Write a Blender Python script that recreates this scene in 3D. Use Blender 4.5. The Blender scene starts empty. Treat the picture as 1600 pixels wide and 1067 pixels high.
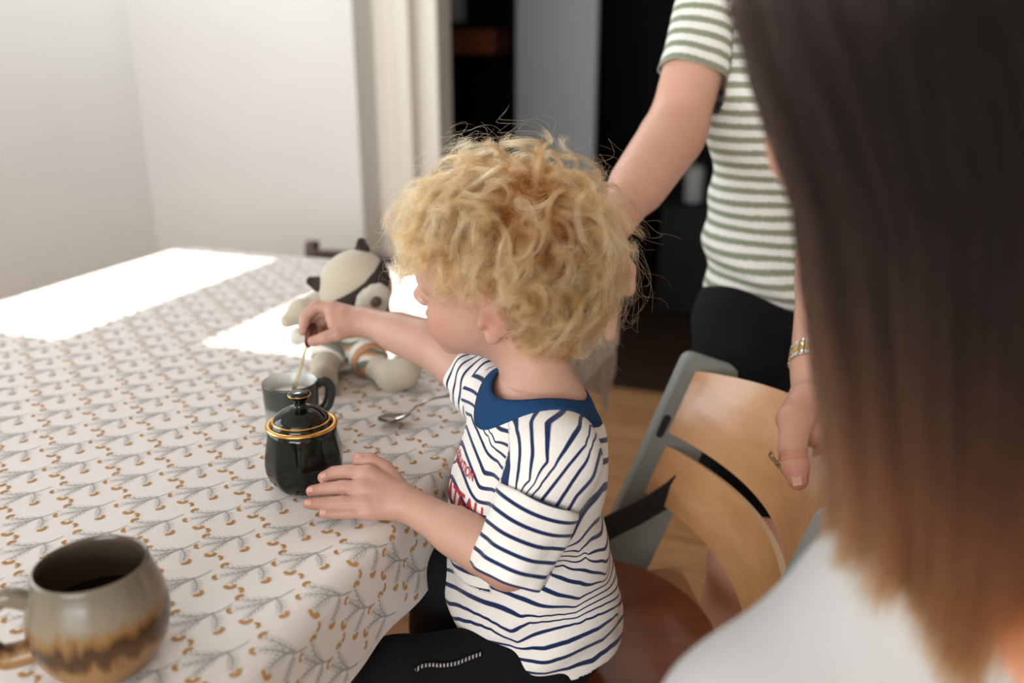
import bpy, math, random
import numpy as np
import openvdb
from mathutils import Vector, Matrix
from mathutils.bvhtree import BVHTree

random.seed(7)
rng = np.random.default_rng(11)
sc = bpy.context.scene
COL = sc.collection
PI = math.pi

# ------------------------------------------------------------------ camera
F = 1380.0                                   # focal length in pixels of the 1600 px wide frame
PITCH = math.radians(18.5)
CZ = 1.25
cam_d = bpy.data.cameras.new('camera')
cam = bpy.data.objects.new('camera', cam_d)
COL.objects.link(cam)
cam.location = (0, 0, CZ)
cam.rotation_euler = (PI / 2 - PITCH, 0, 0)
cam_d.sensor_width = 36
cam_d.lens = F / 1600 * 36
cam_d.clip_start = 0.05
cam_d.dof.use_dof = True
cam_d.dof.focus_distance = 0.985
cam_d.dof.aperture_fstop = 2.3
sc.camera = cam
sc.view_settings.view_transform = 'Standard'
sc.view_settings.look = 'None'
sc.view_settings.gamma = 1
sc.view_settings.use_curve_mapping = False
sc.view_settings.exposure = 0.38
sc.cycles.use_denoising = True
sc.cycles.max_bounces = 8
sc.cycles.diffuse_bounces = 4
sc.cycles.glossy_bounces = 4
sc.cycles.transmission_bounces = 6
sc.cycles.sample_clamp_indirect = 6

cp, sp = math.cos(PITCH), math.sin(PITCH)
def P(px, py, d):
    """the place seen at (px, py) of the photograph, d metres along the view axis"""
    u, v = (px - 800) / F, (533.5 - py) / F
    return Vector((d * u, d * (cp + sp * v), CZ + d * (-sp + cp * v)))
def PZ(px, py, z):
    """the place seen at (px, py) that is z metres above the floor"""
    v = (533.5 - py) / F
    return P(px, py, (z - CZ) / (-sp + cp * v))
TH = math.radians(20)
NV = Vector((math.sin(TH), math.cos(TH), 0)); EV = Vector((-math.cos(TH), math.sin(TH), 0))
def G(a, b, z):
    """room coordinates: a along the table, b across it to the left"""
    return NV * a + EV * b + Vector((0, 0, z))

# ------------------------------------------------------------------ light
w = bpy.data.worlds.new('sky'); sc.world = w; w.use_nodes = True
w.node_tree.nodes['Background'].inputs[0].default_value = (0.75, 0.86, 1.0, 1)
w.node_tree.nodes['Background'].inputs[1].default_value = 1.2
def aim(o, to_dir):
    o.rotation_euler = Vector(to_dir).to_track_quat('-Z', 'Y').to_euler()
SUN_EL = math.radians(62)
SUN_AZ = math.radians(20 + 3)
sun_d = bpy.data.lights.new('sun', 'SUN'); sun_d.energy = 7.0; sun_d.angle = math.radians(0.6); sun_d.color = (1.0, 0.97, 0.93)
sun = bpy.data.objects.new('sun', sun_d); COL.objects.link(sun); sun.location = (1, 4, 6)
SUNV = Vector((math.sin(SUN_AZ) * math.cos(SUN_EL), math.cos(SUN_AZ) * math.cos(SUN_EL), math.sin(SUN_EL)))
aim(sun, -SUNV)
def area(name, loc, direction, sx, sy, power, color):
    d = bpy.data.lights.new(name, 'AREA'); d.shape = 'RECTANGLE'; d.size = sx; d.size_y = sy; d.energy = power; d.color = color
    o = bpy.data.objects.new(name, d); COL.objects.link(o); o.location = loc; aim(o, direction); return o
# daylight entering by the window in the left wall, by the patio window behind the camera and by the two roof windows
area('daylight_side_window', G(0.1, 2.72, 1.55), -EV + Vector((0, 0, -0.05)), 1.9, 1.5, 26, (0.90, 0.96, 1.0))
area('daylight_patio_window', G(-3.55, -0.2, 1.65), NV + Vector((0, 0, -0.12)), 3.0, 1.5, 125, (0.92, 0.965, 1.0))
area('daylight_roof_window', G(2.45, 1.95, 2.62), (0, 0, -1), 0.7, 1.2, 26, (0.85, 0.93, 1.0))

# ------------------------------------------------------------------ helpers
def lin(c):
    if isinstance(c, str):
        c = [int(c[i:i + 2], 16) / 255 for i in (0, 2, 4)]
    return [x / 12.92 if x <= 0.04045 else ((x + 0.055) / 1.055) ** 2.4 for x in c[:3]] + [1.0]

class NT:
    """short node graph writer"""
    def __init__(s, name):
        s.m = bpy.data.materials.new(name); s.m.use_nodes = True
        s.t = s.m.node_tree; s.b = s.t.nodes['Principled BSDF']
    def n(s, kind, **kw):
        nd = s.t.nodes.new(kind)
        for k, v in kw.items():
            if k.startswith('i_'):
                key = k[2:]; key = int(key) if key.isdigit() else key.replace('_', ' ')
                if hasattr(v, 'is_output') or type(v).__name__.startswith('NodeSocket'): s.t.links.new(v, nd.inputs[key])
                else: nd.inputs[key].default_value = v
            else: setattr(nd, k, v)
        return nd
    def link(s, a, b): s.t.links.new(a, b)
    def math(s, op, a, b=0.0, c=0.0, clamp=False):
        nd = s.t.nodes.new('ShaderNodeMath'); nd.operation = op; nd.use_clamp = clamp
        for i, v in enumerate((a, b, c)):
            if type(v).__name__.startswith('NodeSocket'): s.t.links.new(v, nd.inputs[i])
            else: nd.inputs[i].default_value = v
        return nd.outputs[0]
    def mix(s, f, a, b):
        nd = s.t.nodes.new('ShaderNodeMix'); nd.data_type = 'RGBA'
        for i, v in ((0, f), (6, a), (7, b)):
            if type(v).__name__.startswith('NodeSocket'): s.t.links.new(v, nd.inputs[i])
            else: nd.inputs[i].default_value = v
        return nd.outputs[2]
    def noise(s, scale, detail=3, rough=0.5, vec=None, dist=0.0):
        nd = s.n('ShaderNodeTexNoise'); nd.inputs['Scale'].default_value = scale; nd.inputs['Detail'].default_value = detail
        nd.inputs['Roughness'].default_value = rough; nd.inputs['Distortion'].default_value = dist
        if vec is None: vec = s.n('ShaderNodeTexCoord').outputs['Object']
        s.link(vec, nd.inputs['Vector']); return nd.outputs[0]
    def ramp(s, f, stops):
        nd = s.n('ShaderNodeValToRGB'); e = nd.color_ramp.elements
        while len(e) < len(stops): e.new(0.5)
        for el, (p, c) in zip(e, stops): el.position = p; el.color = c
        s.link(f, nd.inputs[0]); return nd.outputs[0]
    def bump(s, h, strength, dist=0.001):
        nd = s.n('ShaderNodeBump'); nd.inputs['Strength'].default_value = strength; nd.inputs['Distance'].default_value = dist
        s.link(h, nd.inputs['Height']); s.link(nd.outputs[0], s.b.inputs['Normal'])
    def set(s, **kw):
        for k, v in kw.items():
            key = k.replace('_', ' ')
            if type(v).__name__.startswith('NodeSocket'): s.link(v, s.b.inputs[key])
            else: s.b.inputs[key].default_value = v
        return s
    def attr(s, name): return s.n('ShaderNodeAttribute', attribute_name=name).outputs['Fac']

def plain(name, col, rough=0.6, metal=0.0, spec=0.5, var=0.0, bump=0.0, scale=60, coat=0.0):
    m = NT(name); c = lin(col)
    if var:
        nz = m.noise(scale, 4)
        d = [x * (1 - var) for x in c[:3]] + [1]; l = [min(1, x * (1 + var)) for x in c[:3]] + [1]
        m.set(Base_Color=m.ramp(nz, [(0.3, d), (0.7, l)]))
        if bump: m.bump(nz, bump)
    else:
        m.set(Base_Color=c)
        if bump: m.bump(m.noise(scale, 4), bump)
    m.set(Roughness=rough, Metallic=metal); m.b.inputs['Specular IOR Level'].default_value = spec
    if coat: m.b.inputs['Coat Weight'].default_value = coat; m.b.inputs['Coat Roughness'].default_value = 0.05
    return m.m

def wood(name, c1, c2, scale=(1, 14, 14), rough=0.35, coat=0.2, ring=4.0):
    m = NT(name); tc = m.n('ShaderNodeTexCoord').outputs['Object']
    mp = m.n('ShaderNodeMapping'); m.link(tc, mp.inputs[0]); mp.inputs['Scale'].default_value = scale
    n1 = m.noise(ring, 5, 0.6, mp.outputs[0], 0.6); n2 = m.noise(ring * 8, 3, 0.6, mp.outputs[0])
    f = m.math('ADD', m.math('MULTIPLY', n1, 0.75), m.math('MULTIPLY', n2, 0.25))
    m.set(Base_Color=m.ramp(f, [(0.32, lin(c1)), (0.68, lin(c2))]), Roughness=rough)
    m.b.inputs['Coat Weight'].default_value = coat; m.b.inputs['Coat Roughness'].default_value = 0.15
    m.bump(n2, 0.08); return m.m

def make(name, verts, faces, mats=None, parent=None, smooth=True, mi=None, edges=()):
    me = bpy.data.meshes.new(name)
    me.from_pydata([tuple(v) for v in verts], list(edges), [tuple(f) for f in faces])
    o = bpy.data.objects.new(name, me); COL.objects.link(o)
    if mats is not None:
        for m in (mats if isinstance(mats, (list, tuple)) else [mats]): me.materials.append(m)
    if mi is not None: me.polygons.foreach_set('material_index', np.array(mi, dtype=np.int32))
    if smooth: me.polygons.foreach_set('use_smooth', np.ones(len(me.polygons), dtype=bool))
    me.update()
    if parent is not None: put(o, parent)
    return o
def put(o, parent):
    o.parent = parent
    o.matrix_parent_inverse = Matrix.Translation(parent.location).inverted()
def thing(name, label, cat, loc, group=None):
    o = bpy.data.objects.new(name, None); COL.objects.link(o); o.location = loc; o.empty_display_size = 0.05
    o['label'] = label; o['category'] = cat
    if group: o['group'] = group
    return o
def tag(o, label, cat, group=None):
    o['label'] = label; o['category'] = cat
    if group: o['group'] = group
    return o
def struct(o): o['kind'] = 'structure'; return o

class MB:
    """collects shapes, links them as one mesh object"""
    def __init__(s): s.v = []; s.f = []; s.mi = []; s.cur = 0
    def add(s, vs, fs):
        k = len(s.v); s.v += [Vector(v) for v in vs]; s.f += [tuple(i + k for i in f) for f in fs]; s.mi += [s.cur] * len(fs); return s
    def box(s, c, half, ax=None, bev=0.0):
        c = Vector(c); ax = ax or (Vector((1, 0, 0)), Vector((0, 1, 0)), Vector((0, 0, 1)))
        if bev <= 0:
            vs = [c + ax[0] * (i * half[0]) + ax[1] * (j * half[1]) + ax[2] * (k * half[2]) for i in (-1, 1) for j in (-1, 1) for k in (-1, 1)]
            s.add(vs, [(0, 1, 3, 2), (4, 6, 7, 5), (0, 4, 5, 1), (2, 3, 7, 6), (0, 2, 6, 4), (1, 5, 7, 3)])
        else:
            import bmesh
            bm = bmesh.new(); bmesh.ops.create_cube(bm, size=2)
            for v in bm.verts: v.co = Vector((v.co.x * half[0], v.co.y * half[1], v.co.z * half[2]))
            bmesh.ops.bevel(bm, geom=bm.edges[:], offset=bev, segments=3, affect='EDGES', profile=0.5)
            bm.verts.ensure_lookup_table()
            s.add([c + ax[0] * v.co.x + ax[1] * v.co.y + ax[2] * v.co.z for v in bm.verts], [[v.index for v in f.verts] for f in bm.faces]); bm.free()
        return s
    def gbox(s, a0, a1, b0, b1, z0, z1, bev=0.0):
        return s.box(G((a0 + a1) / 2, (b0 + b1) / 2, (z0 + z1) / 2), (abs(a1 - a0) / 2, abs(b1 - b0) / 2, (z1 - z0) / 2), (NV, EV, Vector((0, 0, 1))), bev)
    def tube(s, pts, rad, n=12, cap=True, flat=1.0, up=None):
        pts = [Vector(p) for p in pts]; m = len(pts)
        rad = rad if isinstance(rad, (list, tuple)) else [rad] * m
        rings = []; prev = Vector(up) if up else None
        for i, p in enumerate(pts):
            t = (pts[min(i + 1, m - 1)] - pts[max(i - 1, 0)]).normalized()
            if prev is None: prev = t.orthogonal()
            a = (prev - t * prev.dot(t)).normalized(); b = t.cross(a); prev = a
            rings.append([p + (a * math.cos(2 * PI * k / n) + b * math.sin(2 * PI * k / n) * flat) * rad[i] for k in range(n)])
        vs = [q for r in rings for q in r]
        fs = [(i * n + k, i * n + (k + 1) % n, (i + 1) * n + (k + 1) % n, (i + 1) * n + k) for i in range(m - 1) for k in range(n)]
        if cap: fs += [tuple(reversed(range(n))), tuple((m - 1) * n + k for k in range(n))]
        return s.add(vs, fs)
    def lathe(s, c, prof, n=48, ax=None, rmod=None):
        c = Vector(c); ax = ax or (Vector((1, 0, 0)), Vector((0, 1, 0)), Vector((0, 0, 1)))
        vs = []
        for r, z in prof:
            for k in range(n):
                th = 2 * PI * k / n; rr = r * (rmod(th, z) if rmod else 1)
                vs.append(c + ax[0] * (rr * math.cos(th)) + ax[1] * (rr * math.sin(th)) + ax[2] * z)
        fs = [(i * n + k, i * n + (k + 1) % n, (i + 1) * n + (k + 1) % n, (i + 1) * n + k) for i in range(len(prof) - 1) for k in range(n)]
        return s.add(vs, fs)
    def build(s, name, mats, parent=None, smooth=True, sharp=None):
        o = make(name, s.v, s.f, mats, parent, smooth, s.mi)
        if sharp:
            md = o.modifiers.new('edge', 'EDGE_SPLIT'); md.split_angle = math.radians(sharp)
        return o

def bez(pts, n=16):
    """Catmull-Rom through the points"""
    pts = [Vector(p) for p in pts]; q = [pts[0] * 2 - pts[1]] + pts + [pts[-1] * 2 - pts[-2]]; out = []
    for i in range(1, len(q) - 2):
        for k in range(n):
            t = k / n; a, b, c, d = q[i - 1], q[i], q[i + 1], q[i + 2]
            out.append(0.5 * ((2 * b) + (c - a) * t + (2 * a - 5 * b + 4 * c - d) * t * t + (3 * b - a - 3 * c + d) * t ** 3))
    out.append(pts[-1]); return out

# ------------------------------------------------------------------ sculpting in a distance field
class Clay:
    def __init__(s, lo, hi, h):
        s.lo = np.array(lo, dtype=np.float64); s.h = h
        s.n = np.ceil((np.array(hi) - s.lo) / h).astype(int) + 1
        s.a = np.ones(s.n, dtype=np.float32)
    def _sub(s, lo, hi):
        i0 = np.maximum(((np.array(lo) - s.lo) / s.h).astype(int), 0); i1 = np.minimum(((np.array(hi) - s.lo) / s.h).astype(int) + 2, s.n)
        if np.any(i1 <= i0): return None, None
        sl = tuple(slice(a, b) for a, b in zip(i0, i1))
        g = [(s.lo[k] + s.h * np.arange(i0[k], i1[k])).astype(np.float32) for k in range(3)]
        return sl, (g[0][:, None, None], g[1][None, :, None], g[2][None, None, :])
    def _op(s, sl, d, k, mode):
        a = s.a[sl]
        if mode == 'add':
            if k <= 0: r = np.minimum(a, d)
            else:
                h = np.clip(0.5 + 0.5 * (d - a) / k, 0, 1); r = d * (1 - h) + a * h - k * h * (1 - h)
        elif mode == 'cut':
            if k <= 0: r = np.maximum(a, -d)
            else:
                h = np.clip(0.5 - 0.5 * (d + a) / k, 0, 1); r = a * (1 - h) - d * h + k * h * (1 - h)
        s.a[sl] = r
    def cap(s, p, q, r0, r1=None, k=0.01, mode='add'):
        r1 = r0 if r1 is None else r1; p = np.array(p); q = np.array(q); m = max(r0, r1) + k + 4 * s.h
        sl, X = s._sub(np.minimum(p, q) - m, np.maximum(p, q) + m)
        if sl is None: return s
        ba = q - p; L = float(ba @ ba) + 1e-12
        v = [X[i] - np.float32(p[i]) for i in range(3)]
        t = np.clip((v[0] * ba[0] + v[1] * ba[1] + v[2] * ba[2]) / L, 0, 1).astype(np.float32)
        d = np.sqrt((v[0] - t * ba[0]) ** 2 + (v[1] - t * ba[1]) ** 2 + (v[2] - t * ba[2]) ** 2) - (r0 + (r1 - r0) * t)
        s._op(sl, d.astype(np.float32), k, mode); return s
    def chain(s, pts, rs, k=0.01, mode='add'):
        for i in range(len(pts) - 1): s.cap(pts[i], pts[i + 1], rs[i], rs[i + 1], k, mode)
        return s
    def ell(s, c, r, ax=None, k=0.01, mode='add'):
        c = np.array(c); r = np.array(r, dtype=float); m = r.max() + k + 4 * s.h
        sl, X = s._sub(c - m, c + m)
        if sl is None: return s
        v = [X[i] - np.float32(c[i]) for i in range(3)]
        if ax is None: q = v
        else: q = [v[0] * a[0] + v[1] * a[1] + v[2] * a[2] for a in ax]
        k0 = np.sqrt((q[0] / r[0]) ** 2 + (q[1] / r[1]) ** 2 + (q[2] / r[2]) ** 2) + 1e-6
        k1 = np.sqrt((q[0] / r[0] ** 2) ** 2 + (q[1] / r[1] ** 2) ** 2 + (q[2] / r[2] ** 2) ** 2) + 1e-6
        s._op(sl, (k0 * (k0 - 1) / k1).astype(np.float32), k, mode); return s
    def mesh(s):
        w = 3 * s.h; a = np.clip(s.a, -w, w)
        g = openvdb.FloatGrid(w); g.copyFromArray(a, tolerance=0.0)
        g.transform = openvdb.createLinearTransform(voxelSize=s.h)
        pts, quads = g.convertToQuads(0.0)
        pts = np.array(pts, dtype=np.float64) + s.lo; quads = np.array(quads, dtype=np.int64)
        # outward orientation
        p = pts[quads]; nrm = np.cross(p[:, 2] - p[:, 0], p[:, 3] - p[:, 1])
        c = p.mean(1) - pts.mean(0)
        if (nrm * c).sum() < 0: quads = quads[:, ::-1]
        return pts, quads
def relax(pts, quads, it=2, lam=0.5):
    e = np.concatenate([quads[:, [0, 1]], quads[:, [1, 2]], quads[:, [2, 3]], quads[:, [3, 0]]])
    n = len(pts); deg = np.zeros(n); np.add.at(deg, e[:, 0], 1); np.add.at(deg, e[:, 1], 1)
    for _ in range(it):
        acc = np.stack([np.bincount(e[:, 0], pts[e[:, 1], k], n) + np.bincount(e[:, 1], pts[e[:, 0], k], n) for k in range(3)], 1)
        pts = pts * (1 - lam) + lam * acc / np.maximum(deg, 1)[:, None]
    return pts
def normals(pts, quads):
    p = pts[quads]; fn = np.cross(p[:, 2] - p[:, 0], p[:, 3] - p[:, 1]); n = np.zeros_like(pts)
    for k in range(4):
        for j in range(3): n[:, j] += np.bincount(quads[:, k], fn[:, j], len(pts))
    return n / (np.linalg.norm(n, axis=1)[:, None] + 1e-12)
def vnoise(p, scale, seed=0):
    """cheap smooth 3-D noise: a sum of random plane waves"""
    r = np.random.default_rng(seed); out = np.zeros(len(p))
    for _ in range(10):
        k = r.normal(size=3) * scale; out += np.sin(p @ k + r.uniform(0, 6.28))
    return out / 10
def keep(pts, quads, mask):
    """drops the quads with a vertex outside the mask"""
    q = quads[mask[quads].all(1)]; used = np.unique(q); idx = -np.ones(len(pts), dtype=int); idx[used] = np.arange(len(used))
    return pts[used], idx[q]
def fast(name, pts, quads, mats, parent=None, attrs=None, solid=0.0):
    me = bpy.data.meshes.new(name); n = len(quads)
    me.vertices.add(len(pts)); me.vertices.foreach_set('co', np.asarray(pts, dtype=np.float32).ravel())
    me.loops.add(n * 4); me.loops.foreach_set('vertex_index', np.asarray(quads, dtype=np.int32).ravel())
    me.polygons.add(n); me.polygons.foreach_set('loop_start', np.arange(0, n * 4, 4, dtype=np.int32))
    me.update(calc_edges=True); me.validate()
    me.polygons.foreach_set('use_smooth', np.ones(n, dtype=bool))
    for m in (mats if isinstance(mats, (list, tuple)) else [mats]): me.materials.append(m)
    for k, v in (attrs or {}).items():
        if v.ndim == 1: me.attributes.new(k, 'FLOAT', 'POINT').data.foreach_set('value', v.astype(np.float32))
        else: me.attributes.new(k, 'FLOAT_COLOR', 'POINT').data.foreach_set('color', np.c_[v, np.ones(len(v))].astype(np.float32).ravel())
    o = bpy.data.objects.new(name, me); COL.objects.link(o)
    if solid: md = o.modifiers.new('cloth', 'SOLIDIFY'); md.thickness = solid; md.offset = 1
    if parent is not None: put(o, parent)
    return o
def hair(name, strands, r0, r1, mat, parent, tone=None):
    """strands: (N, M, 3)"""
    N, M, _ = strands.shape
    hc = bpy.data.hair_curves.new(name); hc.add_curves([M] * N)
    hc.attributes['position'].data.foreach_set('vector', strands.astype(np.float32).ravel())
    t = np.linspace(0, 1, M); rad = np.tile(r0 + (r1 - r0) * t ** 2, N).astype(np.float32)
    at = hc.attributes.get('radius') or hc.attributes.new('radius', 'FLOAT', 'POINT')
    at.data.foreach_set('value', rad)
    hc.materials.append(mat)
    hc.attributes.new('tone', 'FLOAT', 'CURVE').data.foreach_set('value', (np.ones(N) if tone is None else tone).astype(np.float32))
    o = bpy.data.objects.new(name, hc); COL.objects.link(o)
    if parent is not None: put(o, parent)
    return o
# ------------------------------------------------------------------ the room
M_wall = plain('wall_paint', 'D5D2CC', 0.85, var=0.02, scale=3)
M_wall2 = plain('recess_paint', 'F0E6D8', 0.85)
M_trim = plain('trim_paint', 'D6CEC1', 0.45)
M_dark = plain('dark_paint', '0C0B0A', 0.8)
M_grey = plain('grey_lacquer', 'D4D8D8', 0.6)
M_brown = wood('dark_walnut', '2A120A', '4A2416', (6, 6, 1), 0.4, 0.2)
def floor_mat():
    m = NT('oak_planks'); tc = m.n('ShaderNodeTexCoord').outputs['Object']
    mp = m.n('ShaderNodeMapping'); m.link(tc, mp.inputs[0]); mp.inputs['Rotation'].default_value = (0, 0, TH)
    br = m.n('ShaderNodeTexBrick'); m.link(mp.outputs[0], br.inputs[0]); br.inputs['Scale'].default_value = 1.0
    br.inputs['Brick Width'].default_value = 1.4; br.inputs['Row Height'].default_value = 0.14; br.inputs['Mortar Size'].default_value = 0.002
    br.inputs['Color1'].default_value = lin('B98A5C'); br.inputs['Color2'].default_value = lin('C99B6C'); br.inputs['Mortar'].default_value = lin('4A3018')
    mp2 = m.n('ShaderNodeMapping'); m.link(mp.outputs[0], mp2.inputs[0]); mp2.inputs['Scale'].default_value = (2, 22, 1)
    nz = m.noise(3, 5, 0.6, mp2.outputs[0], 0.5)
    mx = m.n('ShaderNodeMix', data_type='RGBA', blend_type='MULTIPLY'); mx.inputs[0].default_value = 0.6
    m.link(br.outputs[0], mx.inputs[6]); m.link(m.ramp(nz, [(0.3, lin('B09070')), (0.7, lin('FFFFFF'))]), mx.inputs[7])
    m.set(Base_Color=mx.outputs[2], Roughness=0.42); return m.m
def gstruct(name, boxes, mat, kind=True, bev=0.0):
    m = MB()
    for b in boxes: m.gbox(*b, bev=bev)
    o = m.build(name, mat, smooth=False); return struct(o)
AW, BL = 2.9, 2.63            # back wall and left wall
gstruct('floor', [(-3.8, 3.12, -3.2, 3.2, -0.1, 0.0)], floor_mat())
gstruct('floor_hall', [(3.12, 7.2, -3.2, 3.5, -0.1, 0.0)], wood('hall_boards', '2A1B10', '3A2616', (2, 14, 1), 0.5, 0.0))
gstruct('wall_back', [(AW, AW + 0.15, 1.65, BL, 0, 2.6)], M_wall)
gstruct('wall_recess', [(3.05, 3.12, 1.40, BL, 0, 2.6), (3.05, 3.12, -0.6, 1.40, 2.15, 2.6)], M_wall2)
gstruct('wall_left', [(1.08, AW + 0.5, BL, BL + 0.15, 0, 2.6), (-3.8, -0.92, BL, BL + 0.15, 0, 2.6), (-0.92, 1.08, BL, BL + 0.15, 0, 0.78), (-0.92, 1.08, BL, BL + 0.15, 2.32, 2.6)], M_wall)
gstruct('wall_right', [(-3.8, 3.12, -3.05, -2.9, 0, 2.6)], M_wall)
gstruct('wall_doorside', [(3.05, 3.12, -2.9, -0.6, 0, 2.6)], M_wall)
gstruct('wall_behind', [(-3.8, -3.7, -3.0, -1.75, 0, 2.6), (-3.8, -3.7, 1.35, BL, 0, 2.6), (-3.8, -3.7, -1.75, 1.35, 2.4, 2.6), (-3.8, -3.7, -1.75, 1.35, 0, 0.35)], M_wall)
gstruct('window_1', [(-0.92, 1.08, BL + 0.02, BL + 0.08, 0.78, 0.84), (-0.92, 1.08, BL + 0.02, BL + 0.08, 2.26, 2.32), (-0.92, -0.86, BL + 0.02, BL + 0.08, 0.78, 2.32), (1.02, 1.08, BL + 0.02, BL + 0.08, 0.78, 2.32), (0.05, 0.11, BL + 0.02, BL + 0.08, 0.84, 2.26), (-0.96, 1.12, BL - 0.04, BL, 0.75, 0.78)], M_trim)
gstruct('window_2', [(-3.77, -3.72, -1.75, -1.69, 0.35, 2.4), (-3.77, -3.72, 1.29, 1.35, 0.35, 2.4), (-3.77, -3.72, -0.23, -0.17, 0.35, 2.4), (-3.77, -3.72, -1.75, 1.35, 0.35, 0.41), (-3.77, -3.72, -1.75, 1.35, 2.34, 2.4)], M_trim)
# ceiling with the two roof windows that throw the patches of sun on the table
EX = (2.6 - 0.75) / math.tan(SUN_EL)
s0, s1 = 1.13 + EX, 2.86
gstruct('ceiling', [(-3.8, s0, -3.0, BL, 2.6, 2.66), (s1, 3.12, -3.0, BL, 2.6, 2.66), (s0, s1, -3.0, 0.62, 2.6, 2.66), (s0, s0 + 0.075, 0.62, 0.975, 2.6, 2.66), (s0, s1, 0.975, 1.225, 2.6, 2.66), (s0, s1, 2.58, BL, 2.6, 2.66)], M_wall)
gstruct('window_3', [(s0 + 0.075, s0 + 0.095, 0.62, 0.975, 2.66, 2.70), (s1 - 0.02, s1, 0.62, 0.975, 2.66, 2.70)], M_trim)
gstruct('window_4', [(s0, s0 + 0.02, 1.225, 2.58, 2.66, 2.70), (s1 - 0.02, s1, 1.225, 2.58, 2.66, 2.70)], M_trim)
# door frame: stepped architrave on the left of the opening
gstruct('trim_1', [(3.005, 3.05, 1.518, 1.563, 0, 2.2), (2.965, 3.05, 1.467, 1.518, 0, 2.2), (3.015, 3.05, 1.403, 1.467, 0, 2.2), (2.975, 3.10, 1.362, 1.403, 0, 2.2)], M_trim, bev=0.006)
gstruct('baseboard_back', [(AW - 0.015, AW, 1.65, BL, 0, 0.1)], M_trim)
gstruct('baseboard_left', [(-3.7, AW, BL - 0.015, BL, 0, 0.1)], M_trim)
# the unlit room beyond
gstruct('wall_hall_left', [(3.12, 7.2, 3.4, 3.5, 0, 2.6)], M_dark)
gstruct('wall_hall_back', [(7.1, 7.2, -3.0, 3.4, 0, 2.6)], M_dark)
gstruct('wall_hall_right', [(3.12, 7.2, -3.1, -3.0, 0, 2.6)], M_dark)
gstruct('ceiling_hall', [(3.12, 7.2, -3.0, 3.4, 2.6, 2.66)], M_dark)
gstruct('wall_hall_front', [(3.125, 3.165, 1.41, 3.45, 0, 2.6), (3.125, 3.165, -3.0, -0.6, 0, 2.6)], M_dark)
# ------------------------------------------------------------------ table and cloth
A0, A1, B0, B1, TZ = 0.05, 1.86, 0.425, 1.60, 0.75
M_oak = wood('table_oak', '8A5A32', 'A87444', (1, 10, 10))
tb = thing('dining_table', 'wooden dining table hidden under the floral cloth', 'table', G((A0 + A1) / 2, (B0 + B1) / 2, 0))
MB().gbox(A0 + .01, A1 - .01, B0 + .01, B1 - .01, TZ - 0.035, TZ - 0.003, 0.008).build('tabletop', M_oak, tb, False)
for a in (A0 + .09, A1 - .09):
    for b in (B0 + .09, B1 - .09): MB().gbox(a - .03, a + .03, b - .03, b + .03, 0, TZ - 0.035, 0.004).build('leg', M_oak, tb, False)

RC = 0.05; RB = 0.020
def drape(ab, off=0.0):
    """flat cloth (a, b) laid over the table with rounded edges and hanging sides"""
    ab = np.atleast_2d(ab).astype(float)
    c = np.array([(A0 + A1) / 2, (B0 + B1) / 2]); hs = np.array([(A1 - A0) / 2, (B1 - B0) / 2]) - RC - RB * 0.4
    d = ab - c; q = np.clip(d, -hs, hs); v = d - q; L = np.linalg.norm(v, axis=1); s = L - RC
    m = v / np.maximum(L, 1e-9)[:, None]
    out = s > 0; ang = np.clip(s / RB, 0, PI / 2); fall = np.maximum(s - RB * PI / 2, 0)
    base = c + q + m * np.minimum(L, RC)[:, None]
    per = ab[:, 0] * 1.0 + ab[:, 1] * 1.3
    wav = np.minimum(fall / 0.12, 1) * (0.004 * np.sin(per * 21 + 1) + 0.003 * np.sin(per * 47 + 2)) + np.minimum(fall / 0.3, 1) * 0.012
    hor = np.where(out, RB * np.sin(ang) + wav + off * np.sin(ang), 0)
    z = TZ - np.where(out, RB * (1 - np.cos(ang)) + fall, 0) + off * np.cos(np.where(out, ang, 0))
    z = z + 0.0008 * np.sin(ab[:, 0] * 9) * np.sin(ab[:, 1] * 7 + 1) * (~out)
    p2 = base + m * hor[:, None]
    return np.stack([p2[:, 0] * NV.x + p2[:, 1] * EV.x, p2[:, 0] * NV.y + p2[:, 1] * EV.y, z], 1)
OV = dict(a0=A0 - 0.2, a1=A1 + 0.285, b0=B0 - 0.120, b1=B1 + 0.135)
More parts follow.
